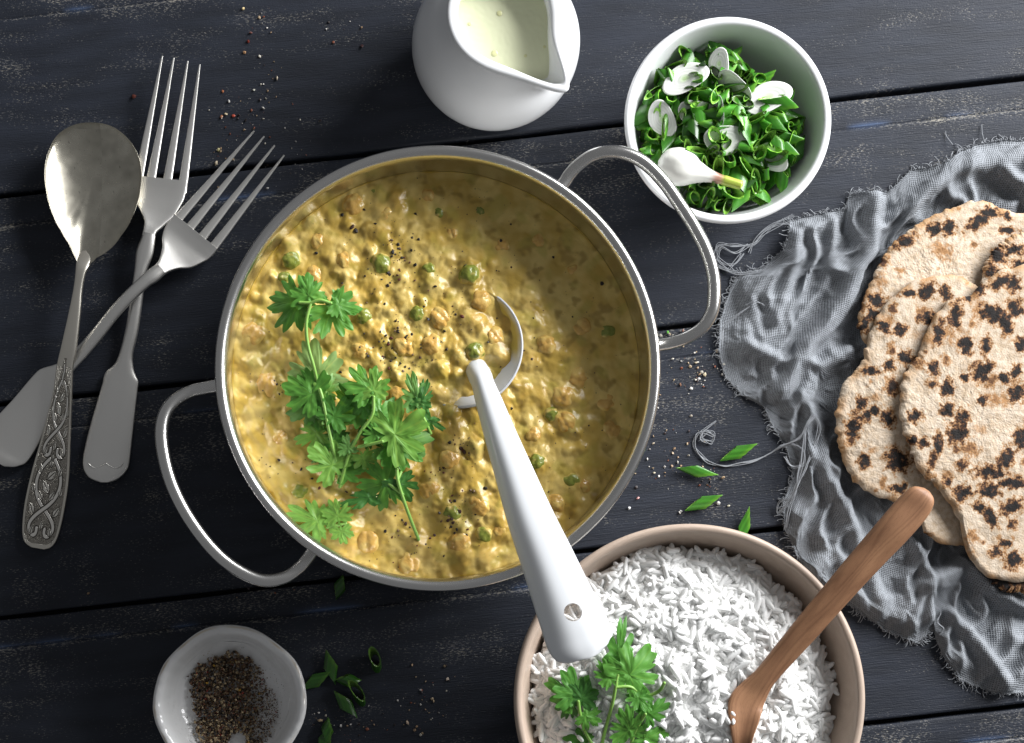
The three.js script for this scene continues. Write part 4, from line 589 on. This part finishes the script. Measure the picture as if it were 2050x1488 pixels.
  const leaf = (cx, cy, s, rot) => { x.save(); x.translate(cx, cy); x.rotate(rot); for (const [c, k] of [['#4a4742', 1.22], ['#eeeae0', 1]]) { x.fillStyle = c; x.beginPath(); x.moveTo(0, s * k); x.bezierCurveTo(s * 0.5 * k, s * 0.55, s * 0.75 * k, 0, s * 0.32, -s * 0.2); x.bezierCurveTo(s * 0.5, -s * 0.6, s * 0.15, -s * 0.7, 0, -s * 1.1 * k); x.bezierCurveTo(-s * 0.15, -s * 0.7, -s * 0.5, -s * 0.6, -s * 0.32, -s * 0.2); x.bezierCurveTo(-s * 0.75 * k, 0, -s * 0.5 * k, s * 0.55, 0, s * k); x.fill(); } x.strokeStyle = '#55514a'; x.lineWidth = 4; x.beginPath(); x.moveTo(0, s * 0.8); x.lineTo(0, -s * 0.7); x.stroke(); x.restore(); };
  const seg = (a, b) => { const h = b - a; for (const s of [1, -1]) { const X = (v) => 128 + s * v; vine([[X(20), a], [X(95), a + h * 0.16], [X(105), a + h * 0.42], [X(10), a + h * 0.62], [X(-60), a + h * 0.76], [X(-105), a + h * 0.86], [X(-70), a + h * 0.97], [X(-48), a + h * 1.02], [X(-22), a + h * 0.98], [X(-28), a + h * 0.9]]); } leaf(116, a + h * 0.20, 34, -0.8); leaf(140, a + h * 0.36, 38, 0.7); leaf(206, a + h * 0.66, 30, 0.5); leaf(48, a + h * 0.66, 30, -0.5); leaf(196, a + h * 0.14, 24, 0.3); leaf(60, a + h * 0.14, 24, -0.3); leaf(92, a + h * 0.46, 26, -0.5); leaf(164, a + h * 0.48, 26, 0.6); leaf(40, a + h * 0.40, 22, -0.2); leaf(216, a + h * 0.40, 22, 0.2); leaf(64, a + h * 0.93, 24, 0.3); leaf(192, a + h * 0.93, 24, -0.3); leaf(128, a + h * 0.86, 22, 0); };
  leaf(118, y0 + 26, 18, -0.4); leaf(140, y0 + 26, 18, 0.4); vine([[128, y0 + 40], [100, y0 + 70], [160, y0 + 90], [128, y0 + 130]]);
  seg(y0 + 120, y0 + 500); leaf(128, y0 + 520, 32, 0); seg(y0 + 515, H - 60);
  const ot = new THREE.CanvasTexture(cv); ot.flipY = false; ot.colorSpace = THREE.SRGBColorSpace;
  const ornate = new THREE.MeshPhysicalMaterial({ map: ot, bumpMap: ot, bumpScale: 0.0011, roughness: 0.38, metalness: 1 });
  part('handle', ribbon([[174, 496, 7, 9.4, 1.2], [171, 510, 14, 11.0, 1.6], [168, 522, 15, 12.7, 2], [164, 535, 12.5, 14.0, 2.4], [161, 548, 10, 14.2, 2.8], [156, 580, 9, 13.8, 3], [149, 630, 12, 13.6, 2.9], [138, 695, 15.5, 13, 2.7], [130, 735, 16.5, 12, 2.6], [125, 790, 19.5, 10, 2.5], [114, 870, 28, 7, 2.4], [101, 950, 38, 4.6, 2.3], [90, 1010, 40.5, 3.4, 2.3], [83, 1052, 38.5, 2.8, 2.3], [79, 1078, 34, 2.6, 2.3], [77, 1092, 26, 2.6, 2.2], [76, 1098, 14, 2.6, 2]], { m: 160, k: 40, e: 0.36, crown: 0.3 }), ornate, g);
  part('hallmark', mergeGeometries([new THREE.TorusGeometry(0.0011, 0.00025, 8, 20).rotateX(Math.PI / 2).translate(...P(157, 566, 0.0153).toArray()), closedTube([P(152, 572, 0.0152), P(156, 580, 0.0152), P(160, 574, 0.0152), P(155, 588, 0.0152)], 0.00025, 16, 6)]), oldSilver, g);
}

// ------------------------------------------------------------------ flatbreads
const breadOut = {
  a: [[2090, 430], [2030, 422], [1980, 402], [1945, 402], [1900, 418], [1868, 432], [1830, 455], [1800, 478], [1770, 515], [1752, 556], [1735, 590], [1724, 625], [1720, 655], [1735, 685], [1790, 740], [1880, 790], [2000, 800], [2110, 760], [2150, 620], [2140, 500]],
  b: [[1900, 550], [1868, 552], [1835, 562], [1795, 590], [1764, 622], [1748, 660], [1735, 700], [1725, 730], [1700, 757], [1683, 795], [1677, 835], [1685, 885], [1700, 930], [1720, 965], [1760, 992], [1795, 1003], [1830, 1018], [1852, 1040], [1856, 1066], [1890, 1086], [1935, 1092], [2010, 1060], [2060, 960], [2070, 820], [2030, 680], [1985, 600], [1940, 562]],
  c: [[2120, 520], [2050, 530], [2000, 543], [1965, 568], [1945, 592], [1905, 600], [1880, 628], [1858, 665], [1842, 712], [1815, 745], [1806, 790], [1808, 845], [1825, 895], [1848, 945], [1880, 975], [1905, 1005], [1928, 1045], [1940, 1098], [1962, 1135], [1995, 1158], [2040, 1164], [2110, 1150], [2200, 1050], [2250, 850], [2200, 640]],
  d: [[2110, 440], [2060, 460], [2020, 476], [1993, 500], [1972, 538], [1968, 570], [2000, 620], [2070, 660], [2150, 640], [2200, 540], [2160, 460]],
  e: [[1990, 1100], [1975, 1130], [1985, 1158], [2005, 1178], [2045, 1187], [2110, 1180], [2160, 1120], [2100, 1060], [2030, 1060]],
};
const spots = {
  a: [[1874, 458, 14, 10], [1900, 454, 12, 12], [1962, 440, 24, 10, -0.6], [1983, 424, 16, 9], [1814, 481, 18, 9, -0.5], [1766, 520, 11, 12, 0, 0.7], [1754, 601, 16, 11], [1748, 630, 10, 12], [1803, 541, 10, 10, 0, 0.4], [2017, 432, 7, 7], [2020, 460, 14, 6], [1765, 560, 9, 14, 0, 0.4], [1730, 652, 8, 12], [1725, 615, 8, 10, 0, 0.6]],
  b: [[1818, 586, 14, 7], [1855, 582, 12, 15, 0.6], [1893, 586, 9, 12, -0.4], [1857, 637, 16, 10], [1803, 661, 11, 10], [1769, 654, 12, 8, 0.7], [1788, 618, 7, 11, 0, 0.7], [1814, 716, 12, 11], [1744, 742, 13, 7], [1780, 733, 9, 9], [1786, 774, 12, 15, 0, 0.8], [1725, 806, 8, 11], [1712, 852, 11, 22, 0.2], [1736, 832, 8, 9], [1752, 821, 9, 9, 0.4], [1778, 836, 10, 14, -0.4], [1734, 923, 10, 11], [1800, 921, 20, 17, 0.7], [1771, 965, 7, 11, 0, 0.5], [1806, 978, 15, 8, -0.2], [1828, 742, 8, 20, 0.2], [1706, 880, 10, 8, 0, 0.7], [1860, 1070, 10, 5, 0, 0.6], [1785, 700, 8, 12, 0, 0.6]],
  c: [[1912, 632, 10, 24, 0.1], [1880, 665, 8, 20, 0.2], [1961, 577, 9, 12], [1938, 594, 7, 8], [2006, 564, 22, 10, -0.3], [2030, 570, 10, 14], [1987, 628, 22, 14, 0.2], [2010, 640, 12, 14], [2032, 616, 13, 14], [2017, 655, 9, 14], [1934, 690, 12, 15], [1974, 692, 8, 16], [1869, 737, 10, 10], [1962, 746, 14, 16, -0.5], [1980, 733, 8, 9], [1931, 756, 8, 7], [1867, 769, 9, 9, 0, 0.8], [1897, 778, 10, 15], [2034, 744, 8, 12], [2010, 756, 10, 9], [1832, 834, 12, 10], [1896, 821, 12, 11, 0.4], [1926, 838, 10, 14], [1917, 869, 16, 18, 0.5], [1878, 888, 8, 16], [1867, 920, 6, 22, 0.25, 0.8], [1828, 880, 7, 7], [1848, 886, 9, 8], [2014, 919, 12, 20, 0.4], [1985, 945, 26, 10, 0.1], [2029, 966, 22, 9, -0.1], [1981, 982, 18, 12], [1929, 987, 13, 13], [1898, 963, 8, 11, 0, 0.8], [1926, 932, 10, 9, 0, 0.8], [1966, 1016, 14, 8, 0.4], [1987, 1036, 9, 18, -0.5], [2027, 1015, 18, 12, -0.4], [2029, 1050, 8, 8, 0, 0.8], [2018, 1089, 9, 8], [1996, 1105, 10, 8], [2033, 1122, 14, 14], [1968, 801, 8, 8], [2036, 786, 16, 14], [1990, 800, 16, 10, 0, 0.5], [1960, 860, 14, 10, 0, 0.3], [2045, 880, 12, 16], [1893, 720, 8, 8, 0, 0.6], [1945, 650, 7, 8, 0, 0.5], [2045, 690, 10, 12]],
  d: [[2000, 510, 14, 14, -0.6], [1985, 540, 8, 12], [2030, 500, 16, 8], [2040, 530, 12, 10], [2010, 550, 20, 7, 0.2]],
  e: [[2010, 1160, 40, 24, 0, 0.9], [2040, 1150, 30, 30, 0, 0.8], [1990, 1130, 30, 30, 0, 0.8]],
};
function flatbread(id, y0, th, label, tilt) {
  const o = breadOut[id], h0 = (y0 + th) * mm; let cx = 0, cy = 0; o.forEach((p) => { cx += p[0] / o.length; cy += p[1] / o.length; });
  const polar = o.map(([x, y]) => [Math.atan2(y - cy, x - cx), Math.hypot(x - cx, y - cy)]).sort((a, b) => a[0] - b[0]), n = polar.length, seed = id.charCodeAt(0) * 3.7;
  const rad = (a) => { a = Math.atan2(Math.sin(a), Math.cos(a)); let i = polar.findIndex((p) => p[0] > a); if (i < 0) i = 0; const q0 = polar[(i + n - 1) % n], q1 = polar[i]; let d = q1[0] - q0[0], t = a - q0[0]; if (d < 0) d += 6.2832; if (t < 0) t += 6.2832; return catmull([[polar[(i + n - 2) % n][1]], [q0[1]], [q1[1]], [polar[(i + 1) % n][1]]], (1 + t / d) / 3)[0] + 3.4 * n2(Math.cos(a) * 7 + seed, Math.sin(a) * 7) + 1.5 * n2(Math.cos(a) * 15, Math.sin(a) * 15 + seed); };
  const C = P(cx, cy, h0), lump = (px, py) => 0.5 * n2(px * 0.016 + seed, py * 0.016) + 0.24 * n2(px * 0.05, py * 0.05 + seed) + 0.16 * n2(px * 0.13 + seed, py * 0.13) + 0.07 * n2(px * 0.3, py * 0.3), bow = (px, py) => tilt ? tilt(px, py) : 0;
  const na = 420, nr = 96, g = grid(na, nr + 12, (u, v) => {
    const j = v * (nr + 12), a = -u * 6.2832, R = rad(a); let d, y;
    if (j <= nr) { const t = j / nr; d = 1 - (1 - t) ** 1; const e = (1 - d) * R; y = th - (e < 14 ? (1 - e / 14) ** 2 * th * 0.42 : 0); } else { const t = (j - nr) / 12; d = t < 0.35 ? 1 + 0.004 * Math.sin(t / 0.35 * 3.14) : 1 - (t - 0.35) / 0.65; y = th * 0.58 * Math.max(0, 1 - t / 0.35); }
    const px = cx + Math.cos(a) * R * d, py = cy + Math.sin(a) * R * d, top = j <= nr ? lump(px, py) : 0.5 * lump(px, py), p = P(px, py, h0); p.y = (y0 + y + top * (th > 3 ? 1 : 0.6) + bow(px, py)) * mm; return [p.x, p.y, p.z];
  }, { wrap: true, uv: (u, v, p) => [(p[0] - C.x) / 0.17 + 0.5, (p[2] - C.z) / 0.17 + 0.5] });
  const rad0 = []; for (let i = 0; i <= 720; i++) rad0.push(rad(i / 720 * 6.2832 - 3.1416));
  const N = 1024, toPx = 0.17 / N / SC / (1 - h0 / CH), ch = new Float32Array(N * N), sp = spots[id].slice(), r = rng(seed * 100 | 0);
  for (let i = 0; i < 80; i++) { const q = r() ** 2; sp.push([cx + (r() - 0.5) * 420, cy + (r() - 0.5) * 560, 3 + q * 16, 3 + q * 12, r() * 3, 0.2 + r() * 0.4]); };
  for (const [sx, sy, rx, ry, rot = 0, str = 1] of sp) {
    const px0 = (sx - cx) / toPx + N / 2, py0 = (sy - cy) / toPx + N / 2, m = Math.max(rx, ry) * 2.6 / toPx, co = Math.cos(rot), si = Math.sin(rot);
    for (let y = Math.max(0, py0 - m | 0); y < Math.min(N, py0 + m); y++) for (let x = Math.max(0, px0 - m | 0); x < Math.min(N, px0 + m); x++) {
      const dx = (x - px0) * toPx, dy = (y - py0) * toPx, X = sx + dx, Y = sy + dy, d = Math.hypot((dx * co + dy * si) / rx, (-dx * si + dy * co) / ry) + 0.55 * n2(X * 0.055, Y * 0.055 + seed) + 0.34 * n2(X * 0.16, Y * 0.16) + 0.16 * n2(X * 0.5, Y * 0.5) + 0.1;
      const v = str * sstep(d, 2.3, 0.2); if (v > ch[y * N + x]) ch[y * N + x] = v;
    }
  }
  const cm = dataTex(N, N, (x, y, out) => {
    const X = cx + (x - N / 2) * toPx, Y = cy + (y - N / 2) * toPx, cr = n2(X * 0.06, Y * 0.06 + seed) * 0.55 + n2(X * 0.2, Y * 0.2) * 0.35 + n2(X * 0.6, Y * 0.6) * 0.3, big = n2(X * 0.013 + seed, Y * 0.013), a = Math.atan2(Y - cy, X - cx), e = (rad0[((a + 3.1416) / 6.2832 * 720) | 0] ?? 200) - Math.hypot(X - cx, Y - cy);
    let c = mix3([0.54, 0.455, 0.36], [0.39, 0.295, 0.20], clamp(0.40 + cr * 0.7 + big * 0.25, 0, 1));
    const bran = n2(X * 0.42 + 30, Y * 0.42); if (bran > 0.6) c = mix3(c, [0.30, 0.16, 0.07], (bran - 0.6) * 1.5);
    c = mix3(c, [0.36, 0.20, 0.085], clamp(sstep(e + 7 * cr, 24, -4) * (0.4 + 0.9 * n2(X * 0.02 + 8, Y * 0.02)), 0, 0.85));
    const t = ch[y * N + x] + cr * 0.06; c = mix3(c, [0.31, 0.165, 0.07], sstep(t, 0.03, 0.44)); c = mix3(c, [0.075, 0.034, 0.018], sstep(t, 0.38, 0.62)); c = mix3(c, [0.014, 0.012, 0.011], sstep(t, 0.62, 0.85));
    out[0] = toS(c[0]); out[1] = toS(c[1]); out[2] = toS(c[2]);
  }, true, THREE.ClampToEdgeWrapping);
  const bm = dataTex(512, 512, (x, y, out) => { const X = cx + (x * 2 - N / 2) * toPx, Y = cy + (y * 2 - N / 2) * toPx; out[0] = out[1] = out[2] = 128 + 60 * n2(X * 0.24, Y * 0.24 + seed) + 42 * n2(X * 0.6, Y * 0.6); }, false, THREE.ClampToEdgeWrapping);
  solo('flatbread', g, new THREE.MeshPhysicalMaterial({ map: cm, bumpMap: bm, bumpScale: 0.00035, roughness: 0.85, specularIntensity: 0.5 }), C.clone().setY(y0 * mm), label, 'flatbread');
}
flatbread('a', 9.2, 2.8, 'topmost charred flatbread, its round upper edge against the napkin', (x, y) => -1.5 * sstep(y, 640, 420));
flatbread('d', 14.2, 2.6, 'small visible corner of a charred flatbread at the right edge, above the largest one', null);
flatbread('b', 12.6, 2.8, 'leftmost charred flatbread, lying between the round one and the largest one', (x, y) => -3.2 * sstep(y, 760, 1000) - 0.8 * sstep(x, 1760, 1690));
flatbread('e', 11.0, 3.0, 'dark brown flatbread edge showing below the largest flatbread', null);
flatbread('c', 16.6, 3.0, 'largest charred flatbread on top of the pile at the right edge', (x, y) => -2.6 * sstep(y, 900, 1150));

// ------------------------------------------------------------------ crumpled gauze napkin, relaxed as a sheet with too much cloth for its outline
{
  const g = thing('linen_napkin', P(1640, 760, 0), 'crumpled grey gauze napkin with frayed edges under the flatbreads', 'napkin');
  const line = (pts) => { const d = [0]; for (let i = 1; i < pts.length; i++) d.push(d[i - 1] + Math.hypot(pts[i][0] - pts[i - 1][0], pts[i][1] - pts[i - 1][1])); const tot = d[d.length - 1]; return (t) => { const s = t * tot; let i = 1; while (i < d.length - 1 && d[i] < s) i++; const f = (s - d[i - 1]) / (d[i] - d[i - 1] || 1); return [lerp(pts[i - 1][0], pts[i][0], f), lerp(pts[i - 1][1], pts[i][1], f)]; }; };
  const top = line([[1585, 440], [1640, 428], [1695, 418], [1703, 388], [1780, 384], [1800, 365], [1825, 340], [1870, 334], [1893, 326], [1925, 302], [1960, 288], [2010, 280], [2060, 282], [2150, 296]]);
  const left = line([[1585, 440], [1570, 500], [1535, 530], [1478, 552], [1462, 585], [1444, 640], [1441, 700], [1456, 755], [1490, 790], [1532, 812], [1552, 858], [1578, 900], [1592, 955], [1570, 1005], [1574, 1060], [1598, 1110]]);
  const bot = line([[1598, 1110], [1640, 1178], [1705, 1212], [1770, 1258], [1840, 1288], [1872, 1262], [1888, 1310], [1925, 1362], [1990, 1386], [2060, 1388], [2150, 1384]]);
  const right = line([[2150, 296], [2150, 1384]]);
  const NU = 150, NV = 240, n = (NU + 1) * (NV + 1), X = new Float32Array(n), Y = new Float32Array(n), Z = new Float32Array(n), id = (i, j) => j * (NU + 1) + i;
  const x0 = new Float32Array(n), z0 = new Float32Array(n);
  const ridge = (px, py, pts, w) => { let b = 1e9; for (let i = 1; i < pts.length; i++) { const [ax, ay] = pts[i - 1], [bx, by] = pts[i], t = clamp(((px - ax) * (bx - ax) + (py - ay) * (by - ay)) / ((bx - ax) ** 2 + (by - ay) ** 2), 0, 1); b = Math.min(b, Math.hypot(px - ax - t * (bx - ax), py - ay - t * (by - ay))); } return Math.exp(-((b / w) ** 2)); };
  const ridges = [[[[1745, 400], [1735, 500], [1690, 600], [1620, 690], [1560, 780]], 24, 11], [[[1800, 480], [1830, 400], [1900, 345], [2060, 320]], 26, 9], [[[1490, 690], [1560, 720], [1640, 735], [1700, 700]], 20, 9], [[[1500, 600], [1520, 680], [1545, 760]], 18, 6], [[[1590, 470], [1575, 560], [1545, 640]], 18, 8], [[[1620, 900], [1680, 1000], [1720, 1100], [1760, 1200]], 22, 8], [[[1850, 1170], [1930, 1130], [2000, 1190], [2060, 1220]], 22, 11], [[[1830, 1090], [1860, 1160], [1855, 1240]], 16, 9], [[[1900, 1230], [1960, 1290], [2010, 1370]], 20, 8], [[[1600, 790], [1640, 860], [1650, 960]], 18, 7], [[[2000, 345], [2060, 390], [2060, 420]], 20, 10], [[[1665, 440], [1655, 560], [1600, 640]], 14, 6]];
  for (let j = 0; j <= NV; j++) for (let i = 0; i <= NU; i++) {
    const u = i / NU, v = j / NV, T = top(u), Bo = bot(u), Le = left(v), Ri = right(v), c = (k) => (1 - v) * T[k] + v * Bo[k] + (1 - u) * Le[k] + u * Ri[k] - ((1 - u) * (1 - v) * top(0)[k] + u * (1 - v) * top(1)[k] + (1 - u) * v * bot(0)[k] + u * v * bot(1)[k]);
    const px = c(0), py = c(1), p = P(px, py, 0.003), k = id(i, j); const wx = px + 22 * n2(px * 0.008, py * 0.008), wy = py + 22 * n2(px * 0.008 + 5, py * 0.008), al = wx * 0.42 - wy * 0.9, ac = wx * 0.9 + wy * 0.42, rd = 1 - Math.abs(n2(ac * 0.0105, al * 0.0034 + 2)), rf = 1 - Math.abs(n2(ac * 0.026 + 7, al * 0.009)), rg = 1 - Math.abs(n2(wx * 0.03, wy * 0.03 + 9)); let h = 0.6 + 7.5 * rd ** 2 + 2.8 * rf ** 2 + 1.1 * rg ** 2 + 0.35 * n2(px * 0.06, py * 0.06); h *= sstep(Math.min(u * 480, v * 1000, (1 - v) * 1000), -14, 40); for (const [pts, w, a] of ridges) h = Math.max(h, a * ridge(px, py, pts, w) + h * 0.35);
    X[k] = x0[k] = p.x; Z[k] = z0[k] = p.z; Y[k] = Math.max(0.7, h) * mm;
  }
  for (let p = 0; p < 5; p++) { const o = Y.slice(); for (let j = 1; j < NV; j++) for (let i = 1; i < NU; i++) Y[id(i, j)] = 0.5 * o[id(i, j)] + 0.125 * (o[id(i - 1, j)] + o[id(i + 1, j)] + o[id(i, j - 1)] + o[id(i, j + 1)]); }
  const lid = new Float32Array(n).fill(1); const under = ['a', 'b', 'c', 'd', 'e'].map((q) => breadOut[q]); const lidY = { a: 9.2, b: 9.8, c: 12.5, d: 12, e: 10.6 };
  for (let k = 0; k < n; k++) { const px = x0[k] / SC / (1 - 0.009 / CH) + NX, py = z0[k] / SC / (1 - 0.009 / CH) + NY; for (const q of ['a', 'b', 'c', 'd', 'e']) { const o = breadOut[q]; if (inPoly(px, py, o)) lid[k] = Math.min(lid[k], (lidY[q] - 2.2) * mm); } }
  const y00 = Y.map((y) => y * 1.15), cons = [], add = (a, b, s, k) => cons.push([a, b, s * Math.hypot(x0[a] - x0[b], y00[a] - y00[b], z0[a] - z0[b]), k]);
  const E = 1.03, F = 1.025;
  for (let j = 0; j <= NV; j++) for (let i = 0; i <= NU; i++) {
    if (i < NU) add(id(i, j), id(i + 1, j), E, 1); if (j < NV) add(id(i, j), id(i, j + 1), F, 1);
    if (i < NU && j < NV) { add(id(i, j), id(i + 1, j + 1), 1.016, 0.35); add(id(i + 1, j), id(i, j + 1), 1.016, 0.35); }
    if (i < NU - 3) add(id(i, j), id(i + 4, j), E * 0.99, 0.3); if (j < NV - 3) add(id(i, j), id(i, j + 4), F * 0.99, 0.3); if (i < NU - 7) add(id(i, j), id(i + 8, j), E * 0.985, 0.2); if (j < NV - 7) add(id(i, j), id(i, j + 8), F * 0.985, 0.2);
    if (i < NU - 1) add(id(i, j), id(i + 2, j), E, 0.3); if (j < NV - 1) add(id(i, j), id(i, j + 2), F, 0.3);
  }
  const fix = (k) => { const i = k % (NU + 1), j = (k / (NU + 1)) | 0; return i === 0 || j === 0 || j === NV || i === NU; };
  const w = new Float32Array(n); for (let k = 0; k < n; k++) w[k] = fix(k) ? 0 : 1;
  const py = Y.slice(), pX = X.slice(), pZ = Z.slice();
  for (let it = 0; it < 50; it++) {
    for (let k = 0; k < n; k++) { if (!w[k]) continue; const vx = (X[k] - pX[k]) * 0.86, vy = (Y[k] - py[k]) * 0.86, vz = (Z[k] - pZ[k]) * 0.86; pX[k] = X[k]; py[k] = Y[k]; pZ[k] = Z[k]; X[k] += vx; Z[k] += vz; Y[k] += vy - 0.000008; }
    for (let s = 0; s < 3; s++) {
      for (const [a, b, l, kf] of cons) { const dx = X[a] - X[b], dy = Y[a] - Y[b], dz = Z[a] - Z[b], d = Math.sqrt(dx * dx + dy * dy + dz * dz) || 1e-9, ws = w[a] + w[b]; if (!ws) continue; const f = (d - l) / d / ws * kf * 0.6; X[a] -= dx * f * w[a]; Y[a] -= dy * f * w[a]; Z[a] -= dz * f * w[a]; X[b] += dx * f * w[b]; Y[b] += dy * f * w[b]; Z[b] += dz * f * w[b]; }
      for (let k = 0; k < n; k++) { if (Y[k] < 0.0007) Y[k] = 0.0007; if (Y[k] > lid[k]) Y[k] = lid[k]; if (Y[k] > 0.017) Y[k] = lerp(Y[k], 0.017, 0.5); }
    }
  }
  const S = 3, at = (A, i, j) => A[id(clamp(i, 0, NU), clamp(j, 0, NV))], cub = (a, b, c, d, f) => 0.5 * (2 * b + (c - a) * f + (2 * a - 5 * b + 4 * c - d) * f * f + (3 * b - a - 3 * c + d) * f * f * f);
  const sm = (A, x, y) => { const i = Math.min(Math.floor(x), NU - 1), j = Math.min(Math.floor(y), NV - 1), fx = x - i, fy = y - j, row = (q) => cub(at(A, i - 1, q), at(A, i, q), at(A, i + 1, q), at(A, i + 2, q), fx); return cub(row(j - 1), row(j), row(j + 1), row(j + 2), fy); };
  const geo = grid(NU * S, NV * S, (u, v) => [sm(X, u * NU, v * NV), Math.max(0.0006, sm(Y, u * NU, v * NV)), sm(Z, u * NU, v * NV)], { flip: false });
  // open weave: one repeat of the texture is 16 threads
  const q = 16, T = 256, hgt = (x, y) => { const a = x / T * q, b = y / T * q, i = Math.floor(a), j = Math.floor(b), fa = a - i - 0.5, fb = b - j - 0.5, vary = (k) => 0.86 + 0.28 * (Math.abs(Math.sin(k * 12.9898) * 43758.5) % 1), wa = 0.37 * vary(i + 1), wb = 0.37 * vary(j + 40), over = (i + j) % 2; const ta = Math.max(0, 1 - (fa / wa) ** 2), tb = Math.max(0, 1 - (fb / wb) ** 2), ha = Math.sqrt(ta) * (0.75 + 0.25 * (over ? 1 : -1) * Math.cos(fb * 3.14)), hb = Math.sqrt(tb) * (0.75 - 0.25 * (over ? 1 : -1) * Math.cos(fa * 3.14)); return Math.max(ha, hb); };
  const wm = dataTex(T, T, (x, y, o) => { const n = 1 + 0.10 * n2(x * 0.2, y * 0.2), a = Math.floor(x / T * q), b = Math.floor(y / T * q), k = 0.25 * n * (0.9 + 0.2 * (Math.abs(Math.sin(a * 12.9 + b * 78.2) * 437.5) % 1)); o[0] = toS(k * 0.94); o[1] = toS(k * 1.0); o[2] = toS(k * 1.08); }, true), wb = dataTex(T, T, (x, y, o) => { o[0] = o[1] = o[2] = 255 * hgt(x, y); }), wa = dataTex(T, T, (x, y, o) => { o[0] = o[1] = o[2] = 255 * sstep(hgt(x, y), 0.02, 0.2); });
  for (const t of [wm, wb, wa]) t.repeat.set(170 / q, 270 / q);
  const clothM = new THREE.MeshPhysicalMaterial({ map: wm, bumpMap: wb, alphaMap: wa, transparent: true, bumpScale: 0.0004, roughness: 0.92, specularIntensity: 0.25, side: THREE.DoubleSide });
  part('cloth', geo, clothM, g);
  const threadM = std(0.27, 0.283, 0.303, 0.9, { specularIntensity: 0.2 }), r = rng(321), fr = [];
  const hair = (b, dir, len, rad, curl) => { const a = dir + (r() - 0.5) * 0.9, sp = (r() - 0.5) * curl; let x = b.x, z = b.z, y = b.y, an = a; const pts = []; for (let i = 0; i < 5; i++) { pts.push(new THREE.Vector3(x, Math.max(0.0005, y), z)); an += sp; x += Math.cos(an) * len / 4; z += Math.sin(an) * len / 4; y += (r() - 0.5) * 0.0012 + (i < 1 ? 0.0006 : -0.0004); } fr.push(tube(pts, rad, 7, 4)); };
  const edge = (N, f, dense) => { for (let i = 0; i < N; i++) { const t = (i + r()) / N, [x, y, ox, oy] = f(t); if (y < 0) continue; hair(new THREE.Vector3(x, oy[1], y), Math.atan2(oy[0], ox), (1.2 + Math.pow(r(), 2) * 5) * mm * dense, (0.12 + r() * 0.09) * mm, 1.1); } };
  const sideF = (fx, fy, ddx, ddy) => (t) => { const a = fx(t), b = fy(t), x = sm(X, a, b), z = sm(Z, a, b), y = Math.max(0.0006, sm(Y, a, b)), x1 = sm(X, a + ddx, b + ddy), z1 = sm(Z, a + ddx, b + ddy); hair(new THREE.Vector3(x, y, z), Math.atan2(z - z1, x - x1), (0.7 + Math.pow(r(), 3.5) * 4.5) * mm, (0.11 + r() * 0.09) * mm, 1.2); };
  const fl = sideF(() => 0, (t) => t * NV, 4, 0), ft = sideF((t) => t * NU, () => 0, 0, 4), fb = sideF((t) => t * NU, () => NV, 0, -4);
  for (let i = 0; i < 620; i++) fl(r()); for (let i = 0; i < 380; i++) ft(r() * 0.97); for (let i = 0; i < 560; i++) fb(r() * 0.97);
  const fringe = part('fringe', mergeGeometries(fr), threadM, g); fringe.userData.kind = 'stuff';
  const strand = (pts, k = 3, spread = 5, rad = 0.17) => { const gs = []; for (let i = 0; i < k; i++) gs.push(tube(pts.map(([x, y, h]) => P(x + (r() - 0.5) * spread, y + (r() - 0.5) * spread, Math.max(0.4, h + (r() - 0.5) * 0.8) * mm)), rad * mm, pts.length * 9, 5)); part('loose_thread', mergeGeometries(gs), threadM, g); };
  strand([[1432, 845, 1.2], [1410, 862, 0.8], [1396, 872, 0.8], [1390, 892, 0.8], [1402, 912, 0.8], [1420, 926, 0.8], [1450, 932, 0.8], [1480, 930, 1], [1510, 922, 1.2], [1540, 908, 2], [1565, 895, 4], [1590, 890, 6], [1612, 905, 7], [1608, 930, 7], [1585, 935, 6], [1572, 915, 6]], 5, 6);
  strand([[1400, 880, 1.5], [1415, 866, 2], [1428, 868, 2], [1432, 880, 1.2], [1420, 886, 1.2], [1404, 876, 2], [1412, 864, 2.4], [1430, 872, 1.6]], 4, 8);
  strand([[1560, 895, 4], [1600, 880, 7], [1618, 850, 9], [1632, 835, 9], [1640, 860, 9], [1628, 900, 8], [1610, 940, 8], [1595, 975, 7], [1580, 1020, 4], [1572, 1060, 2]], 5, 8);
  strand([[1612, 850, 8], [1608, 910, 8], [1600, 950, 8], [1588, 990, 6], [1560, 1030, 2], [1562, 1010, 3], [1580, 1000, 5]], 4, 8);
  strand([[1582, 446, 4], [1560, 450, 3], [1530, 468, 2], [1505, 490, 1.5], [1470, 492, 2], [1440, 490, 2], [1434, 510, 1.6], [1455, 535, 1.4], [1480, 545, 2]], 5, 8);
  strand([[1500, 492, 1.5], [1470, 505, 2], [1446, 498, 2], [1438, 520, 1.2], [1470, 528, 1.4], [1488, 510, 1.6], [1460, 540, 1.4]], 4, 9);
  strand([[1430, 530, 1.2], [1450, 538, 1.4], [1480, 548, 2], [1520, 545, 3]], 6, 7);
  strand([[1590, 430, 4], [1540, 452, 2], [1515, 478, 1.4], [1500, 505, 1]], 3, 6);
  strand([[1492, 610, 7], [1510, 604, 9], [1530, 610, 9]], 2, 4); strand([[1445, 690, 4], [1452, 655, 5], [1475, 630, 7], [1500, 615, 8]], 2, 5);
  strand([[1908, 290, 3], [1895, 272, 1], [1893, 262, 0.8]], 1, 1); strand([[1972, 285, 3], [1967, 268, 1], [1966, 250, 0.8]], 1, 1);
  strand([[1870, 1210, 6], [1885, 1225, 6], [1878, 1245, 6], [1890, 1258, 5], [1882, 1270, 4]], 2, 4);
}

renderer.render(scene, camera);
